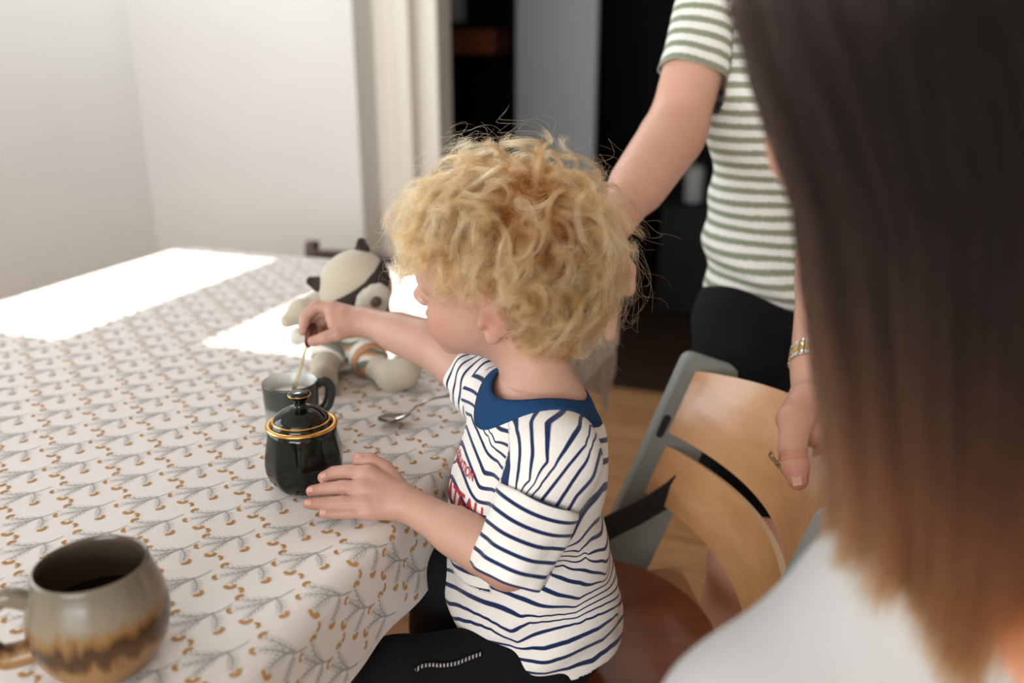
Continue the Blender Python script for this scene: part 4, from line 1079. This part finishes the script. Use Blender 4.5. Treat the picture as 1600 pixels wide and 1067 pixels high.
        m = MB(); out = []
        for v in vs:
            q = a_ + dr * ((v[0] - vs[:, 0].min()) * sc_) + upd * (v[1] * sc_); h = bv.ray_cast(q + nrm * .02, -nrm)[0]; out.append((h if h is not None else q) + nrm * .0006)
        m.add(out, fs)
        cc = a_ + dr * (L * .42) + upd * .022
        ringp = []
        for rr in (0.0122, 0.0108):
            for k in range(40):
                a = 2 * PI * k / 40; q = cc + dr * (rr * math.cos(a)) + upd * (rr * math.sin(a)); h = bv.ray_cast(q + nrm * .02, -nrm)[0]; ringp.append((h if h is not None else q) + nrm * .0006)
        m.add(ringp, [(k, (k + 1) % 40, 40 + (k + 1) % 40, 40 + k) for k in range(40)])
        dot = []
        for k in range(12):
            a = 2 * PI * k / 12; q = cc - dr * .003 + dr * (.0018 * math.cos(a)) + upd * (.003 * math.sin(a)); h = bv.ray_cast(q + nrm * .02, -nrm)[0]; dot.append((h if h is not None else q) + nrm * .0006)
        m.add(dot, [tuple(range(12))])
        m.build('logo', mk, up_o, False)
high_chair()

# ------------------------------------------------------------------ raccoon
def raccoon():
    cream = plain('cream_plush', 'B9AD99', 0.95, bump=0.5, scale=500, spec=0.1); black = plain('charcoal_plush', '3C3632', 0.95, bump=0.5, scale=400, spec=0.1)
    white = plain('white_fleece', 'CFC8BC', 0.95, bump=1.0, scale=260, spec=0.1); tan = plain('tan_suede', '8F6B45', 0.9, var=.2, scale=40)
    for m_ in (cream, white): m_.node_tree.nodes['Principled BSDF'].inputs['Sheen Weight'].default_value = 0.3
    H = P(554, 445, 1.40)
    base = PZ(546, 555, TZ)
    t = thing('stuffed_raccoon', 'cream stuffed raccoon with a dark eye mask, seated behind the grey cup', 'stuffed toy', base)
    def mesh(name, fn, lo, hi, mat, par=t, h=.0022, noise=0.0):
        C = Clay(lo, hi, h); fn(C); p, q = C.mesh(); p = relax(p, q, 2)
        if noise: p = p + normals(p, q) * (noise * vnoise(p, 350, 4))[:, None]
        return fast(name, p, q, mat, par)
    # head frame: looks at the camera, tilted
    f = (Vector((0.28, 0, CZ)) - H).normalized() + Vector((0, 0, -.12)); f.normalize()
    side = f.cross(Vector((0, 0, 1))).normalized() * -1.0; upv = side.cross(f) * -1.0
    if upv.z < 0: upv = -upv
    side = upv.cross(f).normalized()                        # to the right of the picture when f looks at us
    rot = Matrix.Rotation(math.radians(33), 3, f); side = rot @ side; upv = rot @ upv
    if (P(567, 392, 1.40) - H).dot(upv) < 0: pass
    HF = Frame(H, f, side, upv)
    B = Vector(base) + Vector((0.0, .01, .055)); lo = H - Vector((.14, .14, .16)); hi = H + Vector((.14, .14, .12))
    mesh('body', lambda C: (C.ell(B, (.045, .042, .055), None, 0), C.ell(B + Vector((0, 0, .045)), (.034, .032, .035), None, .02)), B - Vector((.1, .1, .1)), B + Vector((.1, .1, .13)), cream)
    hd = mesh('head', lambda C: (C.ell(H, (.050, .0575, .054), HF.ax, 0), C.ell(HF.at(.02, 0, -.018), (.040, .044, .034), HF.ax, .02)), lo, hi, cream)
    # mask: a band wrapped round the eyes, shell slightly above the head
    C = Clay(lo, hi, .0016); C.ell(H, (.0512, .0587, .0552), HF.ax, 0); C.ell(HF.at(.02, 0, -.018), (.0412, .0452, .0352), HF.ax, .02); p, q = C.mesh(); l = HF.loc(p)
    band = (l[:, 0] > .004) & (l[:, 2] > -.034 + 6 * l[:, 1] ** 2) & (l[:, 2] < .006 + 0.08 * np.abs(l[:, 1]))
    a, b = keep(p, q, band); fast('eye_mask', a, b, black, hd)
    mz = HF.at(.049, .002, -.024)
    mesh('muzzle', lambda C: C.ell(mz, (.020, .031, .027), HF.ax, 0), mz - Vector((.05, .05, .05)), mz + Vector((.05, .05, .05)), white, hd, .0016, .0012)
    nz = HF.at(.069, .004, -.026); mesh('nose', lambda C: C.ell(nz, (.006, .0095, .0085), HF.ax, 0), nz - Vector((.02, .02, .02)), nz + Vector((.02, .02, .02)), plain('nose_plush', '5F554E', .95), hd, .0012)
    for s_ in (-1, 1):
        e0 = HF.at(-.004, s_ * .044, .036); e1 = HF.at(-.004, s_ * .050, .046)
        mesh('ear', lambda C: (C.cap(e0, e1, .0125, .0075, 0), C.ell(e1 + HF.f * .008, (.006, .006, .008), HF.ax, .003, 'cut')), e0 - Vector((.04, .04, .04)), e0 + Vector((.04, .04, .05)), black, hd, .0015)
        ey = HF.at(.049, s_ * .022, -.003); mesh('eye', lambda C: C.ell(ey, (.003, .004, .004), HF.ax, 0), ey - Vector((.01, .01, .01)), ey + Vector((.01, .01, .01)), black, hd, .0007)
    def limb(name, pts, rs, mat=cream):
        pts = [Vector(x) for x in pts]; lo_ = Vector(map(min, zip(*[tuple(x) for x in pts]))) - Vector((.04, .04, .04)); hi_ = Vector(map(max, zip(*[tuple(x) for x in pts]))) + Vector((.04, .04, .04))
        return mesh(name, lambda C: C.chain(pts, rs, .012), lo_, hi_, mat)
    limb('arm', [P(535, 468, 1.43), P(500, 476, 1.42), P(470, 487, 1.40), P(449, 501, 1.385)], [.020, .020, .018, .011])
    limb('arm', [P(590, 480, 1.43), P(603, 505, 1.41), P(610, 530, 1.40)], [.017, .015, .012])
    limb('leg', [P(520, 545, 1.42), PZ(508, 572, TZ + .022), PZ(504, 594, TZ + .020), PZ(502, 584, TZ + .034)], [.022, .020, .020, .015])
    limb('leg', [P(562, 545, 1.43), PZ(585, 570, TZ + .022), PZ(612, 588, TZ + .021), PZ(632, 583, TZ + .026), PZ(648, 566, TZ + .034)], [.022, .019, .022, .021, .016])
    def cuff(c, ax_, r, col, par, w_=.008):
        a = Vector(ax_).normalized(); x = a.orthogonal().normalized(); y = a.cross(x)
        return MB().lathe(c, [(r + .0035 * math.cos(k), w_ * math.sin(k)) for k in np.linspace(0, 2 * PI, 11)], 36, (x, y, a)).build('cuff', col, par)
    # striped shorts
    stripes = NT('striped_shorts_knit'); z = stripes.n('ShaderNodeSeparateXYZ'); stripes.link(stripes.n('ShaderNodeTexCoord').outputs['Object'], z.inputs[0])
    fr = stripes.math('FRACT', stripes.math('MULTIPLY', stripes.math('ADD', z.outputs[1], stripes.math('MULTIPLY', z.outputs[2], .8)), 38.0))
    stripes.set(Base_Color=stripes.ramp(fr, [(0.0, lin('D9D2C4')), (0.35, lin('D9D2C4')), (0.4, lin('C08A5C')), (0.6, lin('C08A5C')), (0.65, lin('6E7468')), (0.95, lin('6E7468'))]), Roughness=.95)
    l1, l2 = PZ(513, 556, TZ + .030), PZ(578, 563, TZ + .028)
    sh = mesh('shorts', lambda C: (C.ell(B - Vector((0, 0, .015)), (.050, .046, .040), None, 0), C.cap(P(520, 542, 1.42), l1, .027, .027, .015), C.cap(P(562, 543, 1.43), l2, .027, .026, .015)), B - Vector((.12, .15, .1)), B + Vector((.12, .1, .1)), stripes.m)
    cuff(l1, l1 - P(520, 542, 1.42), .0265, plain('cuff_cream', 'DDD6C8', .95), sh); cuff(l2, l2 - P(562, 543, 1.43), .0265, plain('cuff_rust', 'B98560', .95), sh)
    cuff(l1.lerp(P(520, 542, 1.42), .35), l1 - P(520, 542, 1.42), .027, plain('cuff_green', '7B8074', .95), sh); cuff(l2.lerp(P(562, 543, 1.43), .3), l2 - P(562, 543, 1.43), .027, plain('cuff_pale', 'DAD6CC', .95), sh)
    # neckerchief
    mesh('neckerchief', lambda C: (C.cap(P(560, 490, 1.385), P(600, 482, 1.385), .012, .008, 0), C.cap(P(600, 482, 1.385), P(606, 452, 1.375), .007, .0065, .006), C.cap(P(598, 486, 1.385), P(600, 505, 1.38), .008, .005, .006)), P(560, 480, 1.39) - Vector((.08, .08, .08)), P(560, 480, 1.39) + Vector((.1, .08, .08)), tan)
    mesh('waist_frill', lambda C: (C.cap(P(466, 522, 1.43), P(462, 530, 1.43), .012, .010, 0), C.cap(P(466, 525, 1.43), P(500, 532, 1.43), .010, .010, .006)), P(480, 530, 1.41) - Vector((.07, .06, .05)), P(480, 530, 1.41) + Vector((.07, .06, .05)), white)
raccoon()

# ------------------------------------------------------------------ the man behind the high chair
def man():
    base = Vector((.47, 1.42, 0))
    t = thing('person', 'man in an off-white and green striped t-shirt leaning on the high chair', 'person', base)
    RS, RE, RW = Vector((.325, 1.50, 1.34)), Vector((.258, 1.420, 1.125)), Vector((.118, 1.215, .985))
    LS, LE, LW = Vector((.60, 1.40, 1.31)), Vector((.458, 1.235, 1.035)), P(1277, 575, 1.12)
    f = Vector((-.25, -.95, 0)).normalized(); l = Vector((.95, -.25, 0)).normalized()   # faces us, his left to the right of the picture
    TFm = Frame((.47, 1.47, 1.1), f, l, (0, 0, 1))
    HM = Frame((.455, 1.40, 1.57), (f + Vector((0, 0, -.45))).normalized(), l, (0, 0, 1)); HM.u = HM.f.cross(HM.l).normalized(); HM.ax = (HM.f, HM.l, HM.u)
    k1 = P(1268, 575, 1.12)
    hl_palm = [(P(1236, 655, 1.06), .016), (P(1262, 668, 1.075), .019), (P(1290, 676, 1.09), .019), (P(1315, 672, 1.10), .017)]
    hl_thumb = [(P(1262, 622, 1.070), .021), (P(1243, 655, 1.045), .0195), (P(1238, 700, 1.025), .0155), (P(1243, 728, 1.018), .0150), (P(1247, 750, 1.012), .0118)]
    C = Clay((.02, .90, .46), (.78, 1.66, 1.74), .0042)
    C.ell((.47, 1.47, 1.18), (.13, .10, .20), None, 0); C.ell((.48, 1.48, .92), (.125, .10, .16), None, .05)
    C.cap(RS, LS, .052, .052, .05); C.cap((.455, 1.44, 1.36), HM.at(-.03, 0, -.06), .060, .052, .03)
    C.chain([RS, RE, RW], [.053, .045, .029], .02); C.cap(RE.lerp(RW, .12), RE.lerp(RW, .5), .046, .041, .02)
    C.chain([LS, LE, LW], [.053, .045, .031], .02); C.cap(LE.lerp(LW, .12), LE.lerp(LW, .5), .045, .039, .02)
    sculpt_head(C, HM, 1.2, False)
    p, q = C.mesh(); p = relax(p, q, 2)
    fl = flush_head(p, HM, 1.2) + .18 + .3 * near(p, RE, .05)
    # hands at a finer grain, closed over the same wrists
    Ch = Clay(P(1270, 660, 1.07) - Vector((.09, .09, .14)), P(1270, 660, 1.07) + Vector((.13, .22, .24)), .0023)
    Ch.cap(LE, LW, .045, .031, 0); Ch.cap(LE.lerp(LW, .5), LW, .038, .031, .01)
    mid = P(1272, 640, 1.085)
    for pp, r in hl_palm: Ch.cap(LW.lerp(mid, .3), pp, .024, r, .012)
    for a, b in zip(hl_palm[:-1], hl_palm[1:]): Ch.cap(a[0], b[0], a[1], b[1], .01)
    Ch.chain([x for x, _ in hl_thumb], [r for _, r in hl_thumb], .006)
    for i, (pp, r) in enumerate(hl_palm):
        a = pp; b = a + Vector((.030, .006, -.012)); c = b + Vector((.016, .004, -.030)); d = c + Vector((-.004, .002, -.022))
        Ch.chain([a, b, c, d], [.013, .0115, .0105, .009], .002)
    hp, hq = Ch.mesh(); hp = relax(hp, hq, 2)
    th = [x for x, _ in hl_thumb]
    d_ = (th[4] - th[2]).normalized(); tt = (hp - np.array(th[2])) @ np.array(d_); nearth = np.linalg.norm(hp - np.array(th[2]) - tt[:, None] * np.array(d_), axis=1) < .03
    crease = sum(np.exp(-((tt - x) / .0011) ** 2) for x in (.006, .010, .0145)) * nearth
    hp = hp - normals(hp, hq) * (.0009 * crease)[:, None]
    hf = .22 + .55 * near(hp, th[4], .022) + .3 * near(hp, th[1], .02) + .35 * near(hp, th[2], .02) + .35 * np.clip(crease, 0, 1)
    # right hand resting on the toddler's back, behind the curls
    Cr = Clay(RW - Vector((.09, .24, .13)), RW + Vector((.09, .09, .12)), .0025)
    Cr.cap(RE, RW, .045, .029, 0)
    pd = Vector((-.15, -.88, -.35)).normalized(); ps = pd.cross(Vector((0, 0, 1))).normalized(); 
    palmc = RW + pd * .06
    for i in range(4):
        k = RW + pd * .085 + ps * ((i - 1.5) * .020) * 1.0; Cr.cap(RW, k, .026, .0125, .01)
        Cr.chain([k, k + pd * .030 + Vector((0, 0, -.006)), k + pd * .048 + Vector((0, 0, -.022)), k + pd * .052 + Vector((0, 0, -.040))], [.0115, .0100, .0092, .0080], .002)
    th0 = RW + pd * .02 - ps * .028; Cr.chain([th0, th0 + pd * .035 - ps * .018, th0 + pd * .060 - ps * .022 + Vector((0, 0, -.012))], [.015, .0115, .0095], .005)
    rp, rq = Cr.mesh(); rp = relax(rp, rq, 2)
    # one skin: the fine hands replace the coarse wrists
    a1, b1 = keep(p, q, (np.linalg.norm(p - np.array(LW), axis=1) > .035) | (seg_t(p, LE, LW)[0] < .9))
    L1 = Ch.hi = None
    tq, _ = seg_t(hp, LE, LW); hp2, hq2 = keep(hp, hq, tq > .62); hf2 = hf[np.unique(hq[(tq > .62)[hq].all(1)])]
    tr, _ = seg_t(rp, RE, RW); rp2, rq2 = keep(rp, rq, tr > .72)
    tb1, _ = seg_t(p, LE, LW); tb2, _ = seg_t(p, RE, RW)
    coarse = ~(((tb1 > .66) & (seg_t(p, LE, LW)[1] < .06)) | ((tb2 > .76) & (seg_t(p, RE, RW)[1] < .06)))
    used = np.unique(q[coarse[q].all(1)]); p3, q3 = keep(p, q, coarse); f3 = fl[used]
    V = np.concatenate([p3, hp2, rp2]); Q = np.concatenate([q3, hq2 + len(p3), rq2 + len(p3) + len(hp2)]); FL = np.concatenate([f3, hf2, np.full(len(rp2), .3)])
    fast('body', V, Q, M_skin2, t, {'flush': np.clip(FL, 0, 1)})
    tn = (th[4] - th[3]).normalized(); n = Vector((-.35, -.9, .2)); n = (n - tn * n.dot(tn)).normalized()
    MB().box(th[4] + n * .0108 + tn * .002, (.0065, .0055, .0012), (tn, tn.cross(n), n), .001).build('fingernail', M_nail, t)
    # t-shirt
    M_t = striped('heather_stripe', 'E6E6DE', '878C74', 0.47, soft=0.10, heather=0.25)
    S = Clay((.24, 1.20, .70), (.76, 1.66, 1.46), .0042)
    S.ell((.47, 1.475, 1.18), (.156, .118, .22), None, 0); S.ell((.475, 1.48, .93), (.148, .122, .20), None, .05); S.cap(RS, LS, .064, .064, .05)
    sp, sq = S.mesh(); sp = relax(sp, sq, 3); n_ = normals(sp, sq)
    amp = .004 + .009 * np.exp(-((sp[:, 2] - .86) / .07) ** 2)
    ph = sp[:, 2] * 75 + sp[:, 0] * 40 + 2.5 * vnoise(sp, 9, 2)
    sp = sp + n_ * (amp * (0.7 * np.sin(ph) + 1.2 * vnoise(sp, 22, 7)))[:, None]
    LL = TFm.loc(sp)
    ok = (sp[:, 2] > .775 - .30 * (sp[:, 0] - .45)) & ~((np.linalg.norm(sp[:, :2] - np.array([.455, 1.44]), axis=1) < .075) & (sp[:, 2] > 1.33))
    for a, b in ((RS, RE), (LS, LE)):
        tt_, dd = seg_t(sp, a, b); ok &= ~((tt_ > .3) & (dd < .058))
    st = (1.5 - sp[:, 2]) / .0212 + .9 * vnoise(sp, 6, 8) + 1.4 * (sp[:, 0] - .45) * 4 * .25
    us = np.unique(sq[ok[sq].all(1)]); a, b = keep(sp, sq, ok)
    tee = fast('t_shirt', a, b, M_t, t, {'stripe': st[us]}, solid=.0015)
    for s0, s1, te in ((RS, RE, .62), (LS, LE, .52)):
        d = (s1 - s0).normalized(); x = Vector((0, -1, 0)); x = (x - d * x.dot(d)).normalized(); y = d.cross(x); Lg = (s1 - s0).length; vs = []; sv = []; m_, n2 = 26, 56
        for i in range(m_ + 1):
            tt = i / m_; h = -.02 + (Lg * te + .02) * tt
            for k in range(n2):
                th_ = 2 * PI * k / n2; r = .0585 - .003 * tt
                if tt < .2: r *= .95 + .05 * math.sin(tt / .2 * PI / 2)
                r += .003 * math.sin(th_ * 4 + tt * 5) * tt
                vs.append(s0 + d * h + (x * math.cos(th_) + y * math.sin(th_)) * r); sv.append(h / .0205)
        qs = [(i * n2 + k, i * n2 + (k + 1) % n2, (i + 1) * n2 + (k + 1) % n2, (i + 1) * n2 + k) for i in range(m_) for k in range(n2)]
        o = fast('sleeve', np.array([tuple(v) for v in vs]), np.array(qs)[:, ::-1], M_t, tee, {'stripe': np.array(sv)}, solid=.0015); o.matrix_parent_inverse = Matrix.Identity(4)
    # shorts, legs, shoes
    blk = plain('black_twill', '0E0E10', .9, var=.2, scale=30, spec=.2)
    T = Clay((.24, 1.02, .40), (.80, 1.64, .92), .005)
    HR_, HL_ = Vector((.40, 1.46, .80)), Vector((.56, 1.47, .80)); KR, KL = Vector((.372, 1.205, .475)), Vector((.60, 1.33, .44))
    T.ell((.48, 1.48, .83), (.135, .112, .09), None, 0); T.cap(HR_, HR_.lerp(KR, .72), .088, .078, .03); T.cap(HL_, HL_.lerp(KL, .75), .088, .078, .03)
    a, b = T.mesh(); fast('shorts', relax(a, b, 2), b, blk, t)
    Lg = Clay((.22, 1.0, .02), (.80, 1.80, .84), .005)
    AR, AL = Vector((.40, 1.42, .07)), Vector((.62, 1.58, .07))
    Lg.chain([HR_, KR, AR], [.075, .058, .038], .02); Lg.chain([HL_, KL, AL], [.075, .058, .038], .02)
    Lg.cap(KR.lerp(AR, .1), KR.lerp(AR, .4), .052, .055, .03); Lg.cap(KL.lerp(AL, .1), KL.lerp(AL, .4), .052, .055, .03)
    a, b = Lg.mesh(); a = relax(a, b, 2); fast('leg', a, b, M_skin2, t, {'flush': np.clip(.2 + .4 * near(a, KR, .07) + .3 * vnoise(a, 40, 2), 0, 1)})
    for A_ in (AR, AL):
        s_ = Clay(A_ - Vector((.12, .25, .08)), A_ + Vector((.12, .12, .08)), .005); s_.chain([A_ + Vector((0, .03, -.02)), A_ + Vector((-.03, -.10, -.035)), A_ + Vector((-.04, -.16, -.04))], [.045, .036, .027], .02)
        a, b = s_.mesh(); fast('shoe', relax(a, b, 2), b, blk, t)
    # short hair
    hc = Clay(HM.o - Vector((.16, .16, .16)), HM.o + Vector((.16, .16, .18)), .004); hc.ell(HM.at(-.016, 0, .038), (.114, .094, .100), HM.ax, 0); a, b = hc.mesh(); l_ = HM.loc(a)
    a, b = keep(a, b, (l_[:, 2] > np.where(l_[:, 0] > .03, .075, np.where(l_[:, 0] > -.03, .02, -.055)))); fast('hair', a, b, plain('brown_hair', '3A281C', .6, bump=.8, scale=200), t)
    # the watch
    wc = LW + (LE - LW).normalized() * .012; ax = (LE - LW).normalized(); x = ax.orthogonal().normalized(); y = ax.cross(x)
    wt = thing('wrist_watch', 'steel and gold wrist watch on the man\'s left wrist', 'watch', wc)
    steel = plain('watch_steel', 'D8D4CC', .18, 1.0); gold = plain('watch_gold', 'D2B37E', .22, 1.0)
    N = 26; R = .0345
    def ring(z, w_, mat, nm):
        m = MB()
        for k in range(N):
            a = 2 * PI * k / N; rad = x * math.cos(a) + y * math.sin(a); tg = -x * math.sin(a) + y * math.cos(a)
            m.box(wc + rad * R + ax * z, (.0018, PI * R / N * .93, w_), (rad, tg, ax), .0008)
        m.build(nm, mat, wt)
    ring(0, .0050, gold, 'gold_links'); ring(.0083, .0033, steel, 'steel_links'); ring(-.0083, .0033, steel, 'steel_links')
    rad = Vector((.7, .55, .3)); rad = (rad - ax * rad.dot(ax)).normalized(); tg = ax.cross(rad); cc = wc + rad * (R + .002)
    MB().lathe(cc, [(0, 0), (.0185, 0), (.0195, .002), (.0195, .006), (.0180, .0085), (0, .0085)], 40, (ax, tg, rad)).build('watch_case', steel, wt)
    MB().lathe(cc, [(0, .0088), (.0165, .0088), (.0165, .0084), (0, .0084)], 40, (ax, tg, rad)).build('dial', plain('dial_white', 'E8E6DF', .3), wt)
man()

# ------------------------------------------------------------------ the woman in front, seen from behind
def woman():
    base = Vector((.26, .42, 0))
    t = thing('person', 'woman seen close from behind, long brown hair with lighter ends over a white t-shirt', 'person', base)
    HW = head_frame(P(1430, 95, .512), 82, 6, 0)
    H0 = HW.o; f = HW.f; l = HW.l
    f2 = Vector((f.x, f.y, 0)).normalized(); l2 = Vector((-f2.y, f2.x, 0)).normalized()
    LSh = P(1195, 1172, .52); RSh = LSh - l2 * .30 + Vector((0, 0, .0)); NB = (LSh + RSh) / 2 + Vector((0, 0, .100)); N1 = P(1405, 958, .53); N2 = N1 - l2 * (.30 - 2 * abs((N1 - LSh).dot(l2)))
    C = Clay((.02, .10, .36), (.62, .80, 1.42), .0055)
    C.cap(NB, HW.at(-.03, 0, -.06), .058, .05, 0); C.chain([LSh, N1, N2, RSh], [.044, .046, .046, .044], .03); C.ell(NB + Vector((0, 0, -.20)), (.13, .11, .19), None, .04); C.ell(NB + Vector((0, 0, -.42)), (.12, .11, .14), None, .05)
    EL_ = LSh + l2 * .075 - f2 * .0 + Vector((0, 0, -.27)); WL_ = EL_ + f2 * .20 - l2 * .10 + Vector((0, 0, -.06))
    ER_ = RSh - l2 * .05 - f2 * .02 + Vector((0, 0, -.27)); WR_ = ER_ + f2 * .20 + l2 * .10 + Vector((0, 0, -.06))
    for S_, E_, W_ in ((LSh, EL_, WL_), (RSh, ER_, WR_)):
        C.chain([S_, E_, W_], [.044, .036, .025], .02)
        d = (W_ - E_).normalized(); s_ = d.cross(Vector((0, 0, 1))).normalized()
        for i in range(4):
            k = W_ + d * .08 + s_ * (i - 1.5) * .017; C.cap(W_, k, .022, .012, .01); C.chain([k, k + d * .035 - Vector((0, 0, .008)), k + d * .055 - Vector((0, 0, .03))], [.010, .009, .008], .002)
        C.cap(W_ + d * .02, W_ + d * .06 + s_ * .035, .014, .009, .006)
    sculpt_head(C, HW, 1.12, False)
    p, q = C.mesh(); p = relax(p, q, 2); fast('body', p, q, M_skin2, t, {'flush': np.clip(flush_head(p, HW, 1.12) + .2, 0, 1)})
    S = Clay((.0, .08, .36), (.66, .82, 1.10), .0055)
    S.chain([LSh, N1, N2, RSh], [.056, .058, .058, .056], .01); S.ell(NB + Vector((0, 0, -.22)), (.155, .125, .20), None, .05); S.ell(NB + Vector((0, 0, -.42)), (.15, .135, .17), None, .05)
    S.cap(LSh, LSh.lerp(EL_, .6), .058, .056, .03); S.cap(RSh, RSh.lerp(ER_, .6), .058, .056, .03)
    sp, sq = S.mesh(); sp = relax(sp, sq, 3); sp = sp + normals(sp, sq) * (.004 * vnoise(sp, 18, 5) + .002 * vnoise(sp, 40, 6))[:, None]
    ok = (sp[:, 2] > .44) & ~((np.linalg.norm((sp - np.array(NB))[:, :2], axis=1) < .055) & (sp[:, 2] > NB.z + .01))
    for a, b in ((LSh, EL_), (RSh, ER_)):
        tt, dd = seg_t(sp, a, b); lat = (sp - np.array(NB)) @ np.array(l2); ok &= ~((tt > .58) & (dd < .072) & (tt < 1.3) & (np.abs(lat) > .150 + .02 * (tt - .58)))
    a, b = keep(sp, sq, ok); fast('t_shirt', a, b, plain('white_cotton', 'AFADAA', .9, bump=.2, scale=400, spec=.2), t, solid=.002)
    # kneeling legs in dark jeans
    HP = NB + Vector((0, 0, -.46)); J = Clay((-.05, .0, .0), (.66, .85, .62), .006); J.ell(HP, (.15, .13, .10), None, 0)
    for sg in (1, -1):
        h_ = HP + l2 * .08 * sg; k_ = Vector((h_.x, h_.y, 0)) + f2 * .10 + Vector((0, 0, .07)); a_ = k_ - f2 * .38 + Vector((0, 0, -.02)); J.chain([h_, k_, a_], [.085, .06, .045], .03)
    a, b = J.mesh(); fast('jeans', relax(a, b, 2), b, plain('dark_denim', '1C2430', .9, bump=.3, scale=300), t)
    # long hair
    r = np.random.default_rng(9); A = np.array([HW.f, HW.l, HW.u]); O = np.array(HW.o); ctr = np.array([-.012, 0, .03]) * 1.12; rad = np.array([.094, .077, .083]) * 1.12
    M = 24; out = []; N = 13000
    while len(out) < N:
        v = r.normal(size=3); v /= np.linalg.norm(v); pnt = ctr + v * rad
        if pnt[0] > .05 and pnt[2] < .07: continue
        if pnt[0] > .0 and pnt[2] < .02 and abs(pnt[1]) < .05: continue
        if pnt[2] < -.05: continue
        out.append(pnt)
    roots = np.array(out); W0 = O + roots @ A
    C0 = O + ctr @ A
    lock = np.floor(np.arctan2(W0[:, 1] - C0[1], W0[:, 0] - C0[0]) * 9 + (W0[:, 2] - C0[2]) * 14).astype(int)
    un = {k: (r.uniform(-.010, .010), r.uniform(-.010, .010), r.uniform(-.040, .025), r.uniform(0, 6.28)) for k in set(lock)}
    lk = np.array([un[k] for k in lock])
    hv = W0[:, :2] - C0[:2]; hl = np.linalg.norm(hv, axis=1)[:, None] + 1e-6; hd = hv / hl
    pts = np.zeros((N, M, 3)); pts[:, 0] = W0
    end_z = np.clip(.915 + lk[:, 2] + r.normal(size=N) * .010, .90, 1.04)
    jr = r.uniform(.80, 1.04, size=N); hd0 = hd
    for i in range(1, M):
        tt = i / (M - 1)
        z = W0[:, 2] + (end_z - W0[:, 2]) * tt ** 1.15
        # radius of the curtain of hair at this height
        u = np.clip((z - (C0[2] - .12)) / .2, 0, 1); down = np.clip((C0[2] - z) / .28, 0, 1)
        R = np.where(z > C0[2], .112 * np.sqrt(np.clip(1 - ((z - C0[2]) / .112) ** 2, .0, 1)), .112 - .042 * down) * jr
        blend = np.clip(tt * 4.5, 0, 1)
        rr_ = hl[:, 0] * (1 - blend) + R * blend
        # over the crown it stays on the skull
        shift = np.stack([.028 * np.minimum(1, down / .42), -.075 * down], 1)
        wv_ = .005 * np.sin(tt * 7 + lk[:, 3]) * tt
        pts[:, i, 0] = C0[0] + hd[:, 0] * (rr_ + wv_) + lk[:, 0] * tt + shift[:, 0]; pts[:, i, 1] = C0[1] + hd[:, 1] * (rr_ + wv_) + lk[:, 1] * tt + shift[:, 1]; pts[:, i, 2] = z
    pts += (r.normal(size=(N, 1, 3)) * .003) * np.linspace(0, 1, M)[None, :, None]
    hm = hair_mat('brown_ombre_hair', [(0.0, '0E0705'), (0.42, '150B06'), (0.62, '3C2314'), (0.8, '6A4228'), (1.0, '8C6240')], None, .5, 1.3)
    # an inner shape of hair keeps the neck covered
    I = Clay(C0 - np.array([.2, .2, .34]), C0 + np.array([.2, .2, .14]), .005); I.ell(C0, (.104, .104, .100), None, 0); I.cap(C0 + np.array([.006, 0, -.06]), C0 + np.array([.030, -.070, -.22]), .080, .060, .04)
    ip, iq = I.mesh(); ip = relax(ip, iq, 2); l_ = HW.loc(ip); okk = ~((l_[:, 0] > .045) & (np.abs(l_[:, 1]) < .06) & (l_[:, 2] < .075)); a, b = keep(ip, iq, okk)
    ih = fast('hair', a, b, plain('dark_brown_hair', '1C110B', .7, bump=.6, scale=160), t)
    o = hair('hair_strands', pts, .00016, .00007, hm, ih); o.matrix_parent_inverse = Matrix.Identity(4)
woman()
